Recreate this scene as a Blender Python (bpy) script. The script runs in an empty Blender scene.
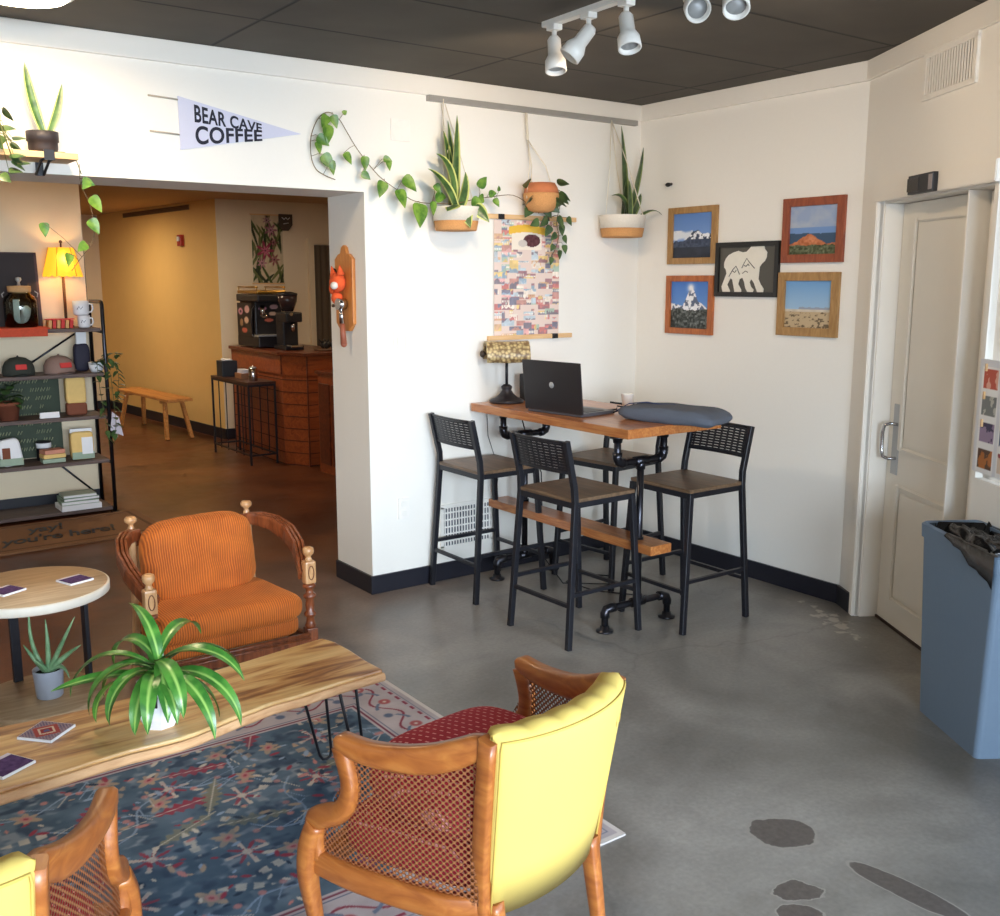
import bpy, bmesh, math, random
import numpy as np
from mathutils import Vector, Matrix, Euler, noise
random.seed(7)
PI = math.pi
C = bpy.context.scene.collection
R = math.radians

# ------------------------------------------------------------------ materials
def lin(c):
    return tuple(((v/255)/12.92 if v/255 <= .04045 else (((v/255)+.055)/1.055)**2.4) for v in c) + (1,)

MATS = {}
def newmat(name):
    m = bpy.data.materials.new(name); m.use_nodes = True
    nt = m.node_tree; b = nt.nodes['Principled BSDF']
    MATS[name] = m
    return m, nt, b

def nd(nt, t, **kw):
    n = nt.nodes.new(t)
    for k, v in kw.items(): setattr(n, k, v)
    return n

def bump(nt, b, h, strength=.3, dist=.005):
    n = nd(nt, 'ShaderNodeBump'); n.inputs['Strength'].default_value = strength; n.inputs['Distance'].default_value = dist
    nt.links.new(h, n.inputs['Height']); nt.links.new(n.outputs[0], b.inputs['Normal'])

def mat(name, col, rough=.5, metal=0, nscale=30, var=.06, bumpk=.05, spec=None, emis=None, estr=0, coat=0, sheen=0, trans=0, alpha=1):
    m, nt, b = newmat(name)
    tc = nd(nt, 'ShaderNodeTexCoord'); nz = nd(nt, 'ShaderNodeTexNoise')
    nz.inputs['Scale'].default_value = nscale; nz.inputs['Detail'].default_value = 3
    nt.links.new(tc.outputs['Object'], nz.inputs['Vector'])
    mx = nd(nt, 'ShaderNodeMixRGB'); c = lin(col)
    mx.inputs[1].default_value = tuple(max(0, v*(1-var)) for v in c[:3])+(1,)
    mx.inputs[2].default_value = tuple(min(1, v*(1+var)) for v in c[:3])+(1,)
    nt.links.new(nz.outputs[0], mx.inputs[0]); nt.links.new(mx.outputs[0], b.inputs['Base Color'])
    b.inputs['Roughness'].default_value = rough; b.inputs['Metallic'].default_value = metal
    if spec is not None: b.inputs['Specular IOR Level'].default_value = spec
    if bumpk: bump(nt, b, nz.outputs[0], bumpk, .003)
    if emis: b.inputs['Emission Color'].default_value = lin(emis); b.inputs['Emission Strength'].default_value = estr
    if coat: b.inputs['Coat Weight'].default_value = coat; b.inputs['Coat Roughness'].default_value = .15
    if sheen: b.inputs['Sheen Weight'].default_value = sheen
    if trans: b.inputs['Transmission Weight'].default_value = trans
    if alpha < 1: b.inputs['Alpha'].default_value = alpha
    return m

def wood(name, c1, c2, c3=None, axis=0, scale=3, stretch=9, rough=.4, coat=0, bumpk=.08, dist=1.5):
    m, nt, b = newmat(name)
    tc = nd(nt, 'ShaderNodeTexCoord'); mp = nd(nt, 'ShaderNodeMapping')
    s = [scale*stretch]*3; s[axis] = scale; mp.inputs['Scale'].default_value = s
    nz = nd(nt, 'ShaderNodeTexNoise'); nz.inputs['Scale'].default_value = 1; nz.inputs['Detail'].default_value = 5
    nz.inputs['Distortion'].default_value = dist
    cr = nd(nt, 'ShaderNodeValToRGB'); e = cr.color_ramp.elements
    e[0].position = .3; e[0].color = lin(c1); e[1].position = .7; e[1].color = lin(c2)
    if c3: x = e.new(.5); x.color = lin(c3)
    nt.links.new(tc.outputs['Object'], mp.inputs[0]); nt.links.new(mp.outputs[0], nz.inputs['Vector'])
    nt.links.new(nz.outputs[0], cr.inputs[0]); nt.links.new(cr.outputs[0], b.inputs['Base Color'])
    b.inputs['Roughness'].default_value = rough
    if coat: b.inputs['Coat Weight'].default_value = coat; b.inputs['Coat Roughness'].default_value = .2
    bump(nt, b, nz.outputs[0], bumpk, .004)
    return m

def vcolmat(name, rough=.7, spec=.3, bumpk=0):
    m, nt, b = newmat(name)
    a = nd(nt, 'ShaderNodeAttribute'); a.attribute_name = 'col'
    nt.links.new(a.outputs['Color'], b.inputs['Base Color'])
    b.inputs['Roughness'].default_value = rough; b.inputs['Specular IOR Level'].default_value = spec
    if bumpk:
        tc = nd(nt, 'ShaderNodeTexCoord'); nz = nd(nt, 'ShaderNodeTexNoise'); nz.inputs['Scale'].default_value = 400
        nt.links.new(tc.outputs['Object'], nz.inputs['Vector']); bump(nt, b, nz.outputs[0], bumpk, .004)
    return m

WALL = mat('warm_white_wall_paint', (238, 235, 228), .75, nscale=60, var=.012, bumpk=.04)
TRIMP = mat('white_trim_paint', (238, 234, 226), .5, nscale=30, var=.01, bumpk=.02)
DOORP = mat('white_door_paint', (228, 224, 214), .45, nscale=20, var=.015, bumpk=.03)
YWALL = mat('cream_yellow_wall_paint', (238, 198, 124), .75, nscale=8, var=.03, bumpk=.04)
BWALL = mat('cream_back_wall_paint', (232, 214, 184), .75, nscale=8, var=.03, bumpk=.04)
BCEIL = mat('tan_back_ceiling_paint', (196, 160, 116), .8, nscale=8, var=.03)
BASEB = mat('black_rubber_baseboard', (27, 28, 38), .4, nscale=20, var=.1)
BLACKM = mat('black_powder_coated_metal', (30, 31, 38), .42, .2, nscale=60, var=.15)
PIPE = mat('black_iron_pipe', (54, 54, 60), .28, .85, nscale=40, var=.3, bumpk=.08)
CHROME = mat('chrome_metal', (200, 200, 205), .15, 1)
STEEL = mat('brushed_steel', (176, 178, 180), .45, .5)
GREYM = mat('grey_metal_rail', (165, 163, 158), .5, .3)
WHITEM = mat('white_enamel', (238, 235, 228), .35)
PLASW = mat('white_plastic_plate', (240, 236, 230), .4)
BLACKP = mat('black_plastic', (26, 24, 28), .45)
DARKP = mat('dark_brown_paint', (48, 30, 26), .5)
CORD = mat('cream_cotton_cord', (225, 215, 195), .9)
ROPEW = mat('white_cotton_rope_basket', (238, 230, 215), .95, nscale=120, var=.08, bumpk=.6)
JUTE = mat('tan_jute_basket', (205, 150, 95), .95, nscale=150, var=.2, bumpk=.8)
TERRA = mat('terracotta_clay', (196, 118, 76), .85, nscale=40, var=.12)
SOIL = mat('dark_potting_soil', (44, 32, 26), 1, nscale=90, var=.4, bumpk=.8)
POTG = mat('pale_grey_glazed_pot', (168, 176, 190), .4)
POTW = mat('white_glazed_pot', (232, 232, 235), .3)
STEM = mat('green_brown_stem', (98, 104, 52), .6, var=.2)
BROWNST = mat('brown_vine_stem', (116, 96, 66), .7, var=.2)
WOODC = wood('honey_stained_chair_wood', (146, 80, 34), (184, 116, 54), (166, 96, 42), axis=1, scale=5, stretch=5, rough=.4, coat=.25)
WOODD = wood('reddish_brown_chair_wood', (92, 44, 24), (150, 82, 46), axis=2, scale=6, stretch=6, rough=.32, coat=.5)
TABW = wood('orange_oak_table_wood', (156, 88, 42), (198, 134, 76), (178, 110, 58), axis=1, scale=4, stretch=10, rough=.32, coat=.35)
SEATW = wood('dark_walnut_seat_wood', (86, 68, 52), (124, 98, 74), axis=0, scale=4, stretch=8, rough=.42)
SIDEW = wood('washed_oak_laminate', (168, 138, 104), (196, 168, 134), axis=0, scale=3, stretch=10, rough=.5)
SIDEE = mat('pale_table_edge', (226, 216, 200), .5)
BENCHW = wood('golden_bench_wood', (178, 116, 58), (214, 152, 84), axis=1, scale=3, stretch=9, rough=.5)
COUNTW = wood('red_cherry_counter_wood', (132, 62, 30), (172, 88, 42), axis=0, scale=3, stretch=8, rough=.4, coat=.2)
COUNTT = wood('dark_counter_top_wood', (86, 40, 24), (120, 60, 34), axis=0, scale=3, stretch=8, rough=.3)
SHELFW = wood('dark_reclaimed_plank', (74, 58, 54), (106, 86, 78), axis=0, scale=4, stretch=9, rough=.6)
PALEW = wood('pale_pine_shelf', (214, 170, 118), (232, 196, 148), axis=0, scale=4, stretch=8, rough=.6)
PLAQW = wood('varnished_plaque_wood', (182, 108, 48), (212, 142, 74), axis=2, scale=5, stretch=6, rough=.4)
FTAN = wood('tan_frame_wood', (150, 112, 66), (182, 142, 90), axis=2, scale=8, stretch=5, rough=.5)
FRED = wood('red_brown_frame_wood', (128, 62, 40), (160, 84, 52), axis=2, scale=8, stretch=5, rough=.45)
FORG = wood('orange_brown_frame_wood', (156, 84, 44), (190, 112, 60), axis=2, scale=8, stretch=5, rough=.45)
MAPLE = wood('light_turned_finial_wood', (176, 124, 78), (214, 166, 116), axis=2, scale=6, stretch=5, rough=.35, coat=.3)
BAGG = mat('charcoal_grey_canvas', (88, 94, 106), .9, nscale=300, var=.15, bumpk=.5)
BAGB = mat('blue_strap_webbing', (40, 62, 110), .8)
BINP = mat('blue_grey_bin_plastic', (112, 132, 154), .5, nscale=50, var=.03, bumpk=.05)
LINER = mat('black_bin_liner', (16, 16, 18), .25, nscale=25, var=.3, bumpk=.9)
YELV = mat('yellow_velvet_upholstery', (212, 186, 98), .85, nscale=5, var=.05, bumpk=.02)
PIPING = mat('dark_yellow_piping', (202, 172, 84), .8)
PILR = None
CREAM = mat('cream_paper', (226, 190, 120), .85, nscale=30, var=.08)
PAPERW = mat('white_paper', (232, 232, 234), .8, nscale=30, var=.03)
KRAFT = mat('brown_kraft_card', (120, 66, 44), .8)
GREENBK = mat('pale_green_book_cover', (150, 168, 148), .7, nscale=30, var=.1)
CAPD = mat('dark_olive_cap_cloth', (52, 56, 50), .95, nscale=200, var=.2, bumpk=.3)
CAPT = mat('taupe_cap_cloth', (142, 116, 106), .95, nscale=200, var=.2, bumpk=.3)
REDP = mat('red_patch', (200, 60, 58), .8)
REDC = mat('red_orange_cloth', (190, 74, 48), .9, nscale=60, var=.2)
CORK = mat('cork_lid', (190, 150, 104), .9, nscale=80, var=.15)
ORNO = mat('orange_felt', (226, 92, 44), .9, nscale=80, var=.15)
ORNW = mat('white_felt', (236, 226, 216), .9)
REDFIRE = mat('red_alarm_plastic', (176, 44, 34), .4)
COPPER = mat('brown_handle_wood', (150, 84, 62), .5)
INK = mat('navy_black_ink', (30, 32, 48), .8)
FELTW = mat('white_felt_pennant', (206, 208, 228), .95, nscale=200, var=.03, bumpk=.3)
MATTAN = mat('brown_coir_mat', (142, 104, 72), 1, nscale=250, var=.25, bumpk=.9)
MATEDGE = mat('dark_coir_border', (112, 80, 56), 1, nscale=250, var=.25, bumpk=.9)
WICKER = None

def cond_mat():
    # corduroy: ribs run up the cushion
    m, nt, b = newmat('orange_corduroy')
    tc = nd(nt, 'ShaderNodeTexCoord')
    wv = nd(nt, 'ShaderNodeTexWave', wave_type='BANDS', bands_direction='X'); wv.inputs['Scale'].default_value = 32
    wv.inputs['Distortion'].default_value = 2.6; wv.inputs['Detail'].default_value = 2; wv.inputs['Detail Scale'].default_value = .6
    nz = nd(nt, 'ShaderNodeTexNoise'); nz.inputs['Scale'].default_value = 7; nz.inputs['Detail'].default_value = 4
    nt.links.new(tc.outputs['Object'], wv.inputs['Vector']); nt.links.new(tc.outputs['Object'], nz.inputs['Vector'])
    ad = nd(nt, 'ShaderNodeMath', operation='MULTIPLY_ADD'); ad.inputs[1].default_value = .45
    nt.links.new(wv.outputs['Fac'], ad.inputs[0])
    m2 = nd(nt, 'ShaderNodeMath', operation='MULTIPLY'); m2.inputs[1].default_value = .6; nt.links.new(nz.outputs[0], m2.inputs[0])
    nt.links.new(m2.outputs[0], ad.inputs[2])
    cr = nd(nt, 'ShaderNodeValToRGB'); e = cr.color_ramp.elements
    e[0].position = .2; e[0].color = lin((134, 58, 12)); e[1].position = .75; e[1].color = lin((208, 110, 34))
    nt.links.new(ad.outputs[0], cr.inputs[0]); nt.links.new(cr.outputs[0], b.inputs['Base Color'])
    b.inputs['Roughness'].default_value = .85; b.inputs['Sheen Weight'].default_value = .35
    b.inputs['Sheen Tint'].default_value = lin((255, 170, 90))
    bump(nt, b, ad.outputs[0], .5, .006)
    return m
CORDU = cond_mat()

def dots_mat():
    # red cotton with rows of small pale stitches
    m, nt, b = newmat('red_dotted_cotton')
    tc = nd(nt, 'ShaderNodeTexCoord'); sp = nd(nt, 'ShaderNodeSeparateXYZ'); nt.links.new(tc.outputs['Object'], sp.inputs[0])
    def M_(op, a, c):
        n = nd(nt, 'ShaderNodeMath', operation=op)
        for i, v in ((0, a), (1, c)):
            if isinstance(v, (int, float)): n.inputs[i].default_value = v
            elif v is not None: nt.links.new(v, n.inputs[i])
        return n.outputs[0]
    x, y, z = sp.outputs
    a = M_('FRACT', M_('MULTIPLY', M_('ADD', x, M_('MULTIPLY', y, .25)), 42), None)
    c = M_('FRACT', M_('MULTIPLY', M_('SUBTRACT', y, M_('MULTIPLY', z, 1.0)), 52), None)
    da = M_('ABSOLUTE', M_('SUBTRACT', a, .5), None); dc = M_('ABSOLUTE', M_('SUBTRACT', c, .5), None)
    f = M_('MULTIPLY', M_('LESS_THAN', da, .10), M_('LESS_THAN', dc, .24))
    mx = nd(nt, 'ShaderNodeMixRGB'); mx.inputs[1].default_value = lin((176, 36, 56)); mx.inputs[2].default_value = lin((236, 160, 160)); nt.links.new(f, mx.inputs[0])
    nt.links.new(mx.outputs[0], b.inputs['Base Color']); b.inputs['Roughness'].default_value = .85
    return m
PILR = dots_mat()

def cane_mat():
    m, nt, b = newmat('brown_woven_cane')
    uv = nd(nt, 'ShaderNodeUVMap'); uv.uv_map = 'UVMap'
    outs = []
    for off in ((0, 0, 0), (.5, .5, 0)):
        a = nd(nt, 'ShaderNodeVectorMath', operation='ADD'); a.inputs[1].default_value = off
        nt.links.new(uv.outputs[0], a.inputs[0])
        f = nd(nt, 'ShaderNodeVectorMath', operation='FRACTION'); nt.links.new(a.outputs[0], f.inputs[0])
        s = nd(nt, 'ShaderNodeVectorMath', operation='SUBTRACT'); s.inputs[1].default_value = (.5, .5, 0); nt.links.new(f.outputs[0], s.inputs[0])
        l = nd(nt, 'ShaderNodeVectorMath', operation='LENGTH'); nt.links.new(s.outputs[0], l.inputs[0]); outs.append(l.outputs['Value'])
    mn = nd(nt, 'ShaderNodeMath', operation='MINIMUM'); nt.links.new(outs[0], mn.inputs[0]); nt.links.new(outs[1], mn.inputs[1])
    gt = nd(nt, 'ShaderNodeMath', operation='GREATER_THAN'); gt.inputs[1].default_value = .235; nt.links.new(mn.outputs[0], gt.inputs[0])
    cr = nd(nt, 'ShaderNodeValToRGB'); e = cr.color_ramp.elements
    e[0].position = .23; e[0].color = lin((74, 38, 24)); e[1].position = .40; e[1].color = lin((158, 98, 58))
    nt.links.new(mn.outputs[0], cr.inputs[0]); nt.links.new(cr.outputs[0], b.inputs['Base Color'])
    nt.links.new(gt.outputs[0], b.inputs['Alpha']); b.inputs['Roughness'].default_value = .5
    bump(nt, b, mn.outputs[0], .6, .004)
    return m
CANE = cane_mat()

def wicker_mat():
    m, nt, b = newmat('tan_mosaic_lamp_glass')
    tc = nd(nt, 'ShaderNodeTexCoord'); vo = nd(nt, 'ShaderNodeTexVoronoi'); vo.inputs['Scale'].default_value = 55
    nt.links.new(tc.outputs['Object'], vo.inputs['Vector'])
    cr = nd(nt, 'ShaderNodeValToRGB'); e = cr.color_ramp.elements
    e[0].position = .1; e[0].color = lin((222, 200, 146)); e[1].position = .7; e[1].color = lin((120, 96, 64))
    nt.links.new(vo.outputs['Distance'], cr.inputs[0]); nt.links.new(cr.outputs[0], b.inputs['Base Color']); b.inputs['Roughness'].default_value = .35
    bump(nt, b, vo.outputs['Distance'], .4, .004)
    return m
WICKER = wicker_mat()

def leafmat(name, c1, c2, stripe=None, rough=.35):
    # UV x runs across the leaf: stripe colour sits on the margins or midrib
    m, nt, b = newmat(name)
    uv = nd(nt, 'ShaderNodeUVMap'); uv.uv_map = 'UVMap'; sp = nd(nt, 'ShaderNodeSeparateXYZ'); nt.links.new(uv.outputs[0], sp.inputs[0])
    tc = nd(nt, 'ShaderNodeTexCoord'); nz = nd(nt, 'ShaderNodeTexNoise'); nz.inputs['Scale'].default_value = 22; nz.inputs['Detail'].default_value = 3
    nt.links.new(tc.outputs['Object'], nz.inputs['Vector'])
    mx = nd(nt, 'ShaderNodeMixRGB'); mx.inputs[1].default_value = lin(c1); mx.inputs[2].default_value = lin(c2)
    cr0 = nd(nt, 'ShaderNodeValToRGB'); cr0.color_ramp.elements[0].position = .38; cr0.color_ramp.elements[1].position = .62
    nt.links.new(nz.outputs[0], cr0.inputs[0]); nt.links.new(cr0.outputs[0], mx.inputs[0])
    out = mx.outputs[0]
    if stripe:
        col, where = stripe
        ab = nd(nt, 'ShaderNodeMath', operation='SUBTRACT'); ab.inputs[1].default_value = .5; nt.links.new(sp.outputs[0], ab.inputs[0])
        ab2 = nd(nt, 'ShaderNodeMath', operation='ABSOLUTE'); nt.links.new(ab.outputs[0], ab2.inputs[0])
        cr = nd(nt, 'ShaderNodeValToRGB'); e = cr.color_ramp.elements
        if where == 'edge':
            e[0].position = .32; e[0].color = (0, 0, 0, 1); e[1].position = .38; e[1].color = (1, 1, 1, 1)
        else:
            e[0].position = .02; e[0].color = (1, 1, 1, 1); e[1].position = .14; e[1].color = (0, 0, 0, 1)
        nt.links.new(ab2.outputs[0], cr.inputs[0])
        m2 = nd(nt, 'ShaderNodeMixRGB'); m2.inputs[2].default_value = lin(col); nt.links.new(cr.outputs[0], m2.inputs[0]); nt.links.new(out, m2.inputs[1])
        out = m2.outputs[0]
    nt.links.new(out, b.inputs['Base Color']); b.inputs['Roughness'].default_value = rough
    b.inputs['Subsurface Weight'].default_value = 0
    return m
LSNAKE = leafmat('snake_plant_leaf', (46, 78, 40), (84, 118, 62), ((196, 202, 120), 'edge'))
LDARK = leafmat('dark_snake_leaf', (44, 66, 40), (78, 104, 62), ((132, 146, 88), 'edge'))
LPOTH = leafmat('pothos_leaf', (66, 112, 38), (124, 160, 62))
LPOTHD = leafmat('dark_pothos_leaf', (44, 70, 40), (78, 104, 58))
LDRAC = leafmat('corn_plant_leaf', (52, 108, 40), (84, 142, 56), ((150, 190, 96), 'mid'), .3)
LALOE = leafmat('aloe_leaf', (104, 146, 104), (140, 176, 132))

def coffee_slab_mat():
    m, nt, b = newmat('live_edge_hickory_slab')
    tc = nd(nt, 'ShaderNodeTexCoord'); mp = nd(nt, 'ShaderNodeMapping'); mp.inputs['Scale'].default_value = (2.2, 13, 13)
    nt.links.new(tc.outputs['Object'], mp.inputs[0])
    nz = nd(nt, 'ShaderNodeTexNoise'); nz.inputs['Scale'].default_value = 1; nz.inputs['Detail'].default_value = 4; nz.inputs['Distortion'].default_value = 1.2
    nt.links.new(mp.outputs[0], nz.inputs['Vector'])
    cr = nd(nt, 'ShaderNodeValToRGB'); e = cr.color_ramp.elements
    e[0].position = .36; e[0].color = lin((232, 194, 132)); e[1].position = .66; e[1].color = lin((136, 82, 40))
    x = e.new(.5); x.color = lin((216, 168, 104)); x = e.new(.56); x.color = lin((186, 130, 72))
    nt.links.new(nz.outputs[0], cr.inputs[0])
    mp2 = nd(nt, 'ShaderNodeMapping'); mp2.inputs['Scale'].default_value = (6, 90, 90); nt.links.new(tc.outputs['Object'], mp2.inputs[0])
    n2 = nd(nt, 'ShaderNodeTexNoise'); n2.inputs['Scale'].default_value = 1; n2.inputs['Detail'].default_value = 3; nt.links.new(mp2.outputs[0], n2.inputs['Vector'])
    mx = nd(nt, 'ShaderNodeMixRGB', blend_type='MULTIPLY'); mx.inputs[0].default_value = .35
    nt.links.new(cr.outputs[0], mx.inputs[1]); nt.links.new(n2.outputs[0], mx.inputs[2])
    nt.links.new(mx.outputs[0], b.inputs['Base Color']); b.inputs['Roughness'].default_value = .38
    b.inputs['Coat Weight'].default_value = .3; b.inputs['Coat Roughness'].default_value = .25
    bump(nt, b, n2.outputs[0], .08, .003)
    return m
SLAB = coffee_slab_mat()
BARK = wood('pale_live_edge', (196, 146, 100), (224, 180, 134), axis=0, scale=6, stretch=5, rough=.6, bumpk=.4)

def floor_mat():
    m, nt, b = newmat('polished_grey_brown_concrete')
    tc = nd(nt, 'ShaderNodeTexCoord'); obj = tc.outputs['Object']
    def noise_(s, d=5, dist=0.0, src=None):
        n = nd(nt, 'ShaderNodeTexNoise'); n.inputs['Scale'].default_value = s; n.inputs['Detail'].default_value = d
        n.inputs['Distortion'].default_value = dist; nt.links.new(src or obj, n.inputs['Vector']); return n.outputs[0]
    def ramp(v, stops):
        cr = nd(nt, 'ShaderNodeValToRGB'); e = cr.color_ramp.elements
        e[0].position, e[0].color = stops[0][0], stops[0][1]; e[1].position, e[1].color = stops[-1][0], stops[-1][1]
        for p, c in stops[1:-1]: x = e.new(p); x.color = c
        nt.links.new(v, cr.inputs[0]); return cr.outputs[0]
    def mix(f, a, c, bt='MIX'):
        n = nd(nt, 'ShaderNodeMixRGB', blend_type=bt)
        for i, v in ((0, f), (1, a), (2, c)):
            if isinstance(v, (int, float, tuple)): n.inputs[i].default_value = v
            else: nt.links.new(v, n.inputs[i])
        return n.outputs[0]
    n1 = noise_(1.3, 6, 1.0); n2 = noise_(7, 6, .5); n3 = noise_(60, 4)
    grey = ramp(n1, [(.36, lin((118, 115, 110))), (.5, lin((138, 135, 130))), (.64, lin((156, 153, 148)))])
    brown = ramp(n1, [(.36, lin((80, 42, 26))), (.5, lin((102, 58, 36))), (.64, lin((118, 72, 46)))])
    # grey turns to brown towards the counter room (y grows)
    sp = nd(nt, 'ShaderNodeSeparateXYZ'); nt.links.new(obj, sp.inputs[0])
    # blend coordinate y - 0.75 x
    ma = nd(nt, 'ShaderNodeMath', operation='MULTIPLY_ADD'); ma.inputs[1].default_value = -.75; nt.links.new(sp.outputs[0], ma.inputs[0]); nt.links.new(sp.outputs[1], ma.inputs[2])
    mb = nd(nt, 'ShaderNodeMath', operation='MULTIPLY_ADD'); mb.inputs[1].default_value = .9; nt.links.new(n1, mb.inputs[0]); nt.links.new(ma.outputs[0], mb.inputs[2])
    mr = nd(nt, 'ShaderNodeMapRange'); mr.inputs[1].default_value = 2.3; mr.inputs[2].default_value = 4.4; nt.links.new(mb.outputs[0], mr.inputs[0])
    base = mix(mr.outputs[0], grey, brown)
    base = mix(.35, base, ramp(n2, [(.3, (.55, .55, .55, 1)), (.7, (1, 1, 1, 1))]), 'MULTIPLY')
    base = mix(.25, base, n3, 'OVERLAY')
    # thin hairline cracks
    vo = nd(nt, 'ShaderNodeTexVoronoi', feature='DISTANCE_TO_EDGE'); vo.inputs['Scale'].default_value = .55
    wn = nd(nt, 'ShaderNodeTexNoise'); wn.inputs['Scale'].default_value = 3; wn.inputs['Detail'].default_value = 5; nt.links.new(obj, wn.inputs['Vector'])
    wa = nd(nt, 'ShaderNodeVectorMath', operation='MULTIPLY_ADD'); wa.inputs[1].default_value = (.45, .45, .45)
    nt.links.new(wn.outputs['Color'], wa.inputs[0]); nt.links.new(obj, wa.inputs[2]); nt.links.new(wa.outputs[0], vo.inputs['Vector'])
    crk = ramp(vo.outputs['Distance'], [(.0, (.62, .62, .62, 1)), (.006, (1, 1, 1, 1))])
    base = mix(.5, base, crk, 'MULTIPLY')
    # worn patches and paint scrape, each with its own outline
    def blob(cx, cy, ang, ra, rb, edge=.22, ns=9):
        s = nd(nt, 'ShaderNodeVectorMath', operation='SUBTRACT'); s.inputs[1].default_value = (cx, cy, 0); nt.links.new(obj, s.inputs[0])
        r = nd(nt, 'ShaderNodeVectorRotate', rotation_type='Z_AXIS'); r.inputs['Angle'].default_value = -ang; nt.links.new(s.outputs[0], r.inputs[0])
        d = nd(nt, 'ShaderNodeVectorMath', operation='DIVIDE'); d.inputs[1].default_value = (ra, rb, 1); nt.links.new(r.outputs[0], d.inputs[0])
        l = nd(nt, 'ShaderNodeVectorMath', operation='LENGTH'); nt.links.new(d.outputs[0], l.inputs[0])
        a = nd(nt, 'ShaderNodeMath', operation='MULTIPLY_ADD'); a.inputs[1].default_value = edge*2
        nn = noise_(ns, 4); sb = nd(nt, 'ShaderNodeMath', operation='SUBTRACT'); sb.inputs[1].default_value = .5; nt.links.new(nn, sb.inputs[0])
        hf = nd(nt, 'ShaderNodeMath', operation='MULTIPLY'); hf.inputs[1].default_value = .5; nt.links.new(l.outputs['Value'], hf.inputs[0])
        nt.links.new(sb.outputs[0], a.inputs[0]); nt.links.new(hf.outputs[0], a.inputs[2])
        return a.outputs[0]
    dark = mix(n3, lin((66, 60, 58)), lin((104, 98, 94)))
    for args in ((2.335, 1.765, R(-36), .10, .085), (2.13, 1.545, R(-25), .07, .045, .4, 14), (2.05, 1.47, R(50), .05, .06, .3, 14), (2.375, 1.37, R(-86), .17, .042, .12, 9)):
        v = blob(*args)
        base = mix(ramp(v, [(.475, (0, 0, 0, 1)), (.49, (1, 1, 1, 1)), (.53, (1, 1, 1, 1)), (.56, (0, 0, 0, 1))]), base, lin((146, 142, 136)))
        base = mix(ramp(v, [(.49, (1, 1, 1, 1)), (.505, (0, 0, 0, 1))]), base, dark)
    v = blob(4.10, 2.86, R(60), .30, .06, .9, 16)
    base = mix(ramp(v, [(.22, (.8, .8, .8, 1)), (.36, (0, 0, 0, 1))]), base, lin((196, 190, 180)))
    nt.links.new(base, b.inputs['Base Color'])
    rr = nd(nt, 'ShaderNodeMapRange'); rr.inputs[3].default_value = .24; rr.inputs[4].default_value = .44; nt.links.new(n2, rr.inputs[0])
    nt.links.new(rr.outputs[0], b.inputs['Roughness'])
    bump(nt, b, n2, .06, .006)
    return m
FLOOR = floor_mat()

def ceil_mat():
    m, nt, b = newmat('black_painted_ceiling_tiles')
    tc = nd(nt, 'ShaderNodeTexCoord'); sp = nd(nt, 'ShaderNodeSeparateXYZ'); nt.links.new(tc.outputs['Object'], sp.inputs[0])
    ds = []
    for i, (per, off) in enumerate(((1.22, 1.715), (.61, 2.775))):
        a = nd(nt, 'ShaderNodeMath', operation='SUBTRACT'); a.inputs[1].default_value = off - per/2; nt.links.new(sp.outputs[i], a.inputs[0])
        w = nd(nt, 'ShaderNodeMath', operation='FLOORED_MODULO'); w.inputs[1].default_value = per; nt.links.new(a.outputs[0], w.inputs[0])
        s = nd(nt, 'ShaderNodeMath', operation='SUBTRACT'); s.inputs[1].default_value = per/2; nt.links.new(w.outputs[0], s.inputs[0])
        ab = nd(nt, 'ShaderNodeMath', operation='ABSOLUTE'); nt.links.new(s.outputs[0], ab.inputs[0]); ds.append(ab.outputs[0])
    mn = nd(nt, 'ShaderNodeMath', operation='MINIMUM'); nt.links.new(ds[0], mn.inputs[0]); nt.links.new(ds[1], mn.inputs[1])
    cr = nd(nt, 'ShaderNodeValToRGB'); e = cr.color_ramp.elements
    e[0].position = .006; e[0].color = lin((34, 32, 30)); e[1].position = .012; e[1].color = lin((78, 73, 66))
    nt.links.new(mn.outputs[0], cr.inputs[0])
    nz = nd(nt, 'ShaderNodeTexNoise'); nz.inputs['Scale'].default_value = 3; nz.inputs['Detail'].default_value = 8; nt.links.new(tc.outputs['Object'], nz.inputs['Vector'])
    mx = nd(nt, 'ShaderNodeMixRGB', blend_type='OVERLAY'); mx.inputs[0].default_value = .35; nt.links.new(cr.outputs[0], mx.inputs[1]); nt.links.new(nz.outputs[0], mx.inputs[2])
    nt.links.new(mx.outputs[0], b.inputs['Base Color']); b.inputs['Roughness'].default_value = .8
    mr = nd(nt, 'ShaderNodeMapRange'); mr.inputs[1].default_value = 0; mr.inputs[2].default_value = .012; nt.links.new(mn.outputs[0], mr.inputs[0])
    bump(nt, b, mr.outputs[0], .5, .006)
    return m
CEIL = ceil_mat()

def glassmat(name, tint=(255, 255, 255), gloss=.12):
    m, nt, b = newmat(name); nt.nodes.remove(b)
    o = nt.nodes['Material Output']; t = nd(nt, 'ShaderNodeBsdfTransparent'); t.inputs[0].default_value = lin(tint)
    g = nd(nt, 'ShaderNodeBsdfGlossy'); g.inputs['Roughness'].default_value = .03
    mx = nd(nt, 'ShaderNodeMixShader'); lw = nd(nt, 'ShaderNodeLayerWeight'); lw.inputs[0].default_value = gloss
    nt.links.new(lw.outputs['Fresnel'], mx.inputs[0]); nt.links.new(t.outputs[0], mx.inputs[1]); nt.links.new(g.outputs[0], mx.inputs[2]); nt.links.new(mx.outputs[0], o.inputs[0])
    return m
GLASS = glassmat('clear_window_glass', gloss=.06)
JARG = glassmat('clear_jar_glass', (225, 232, 228), .35)

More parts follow.
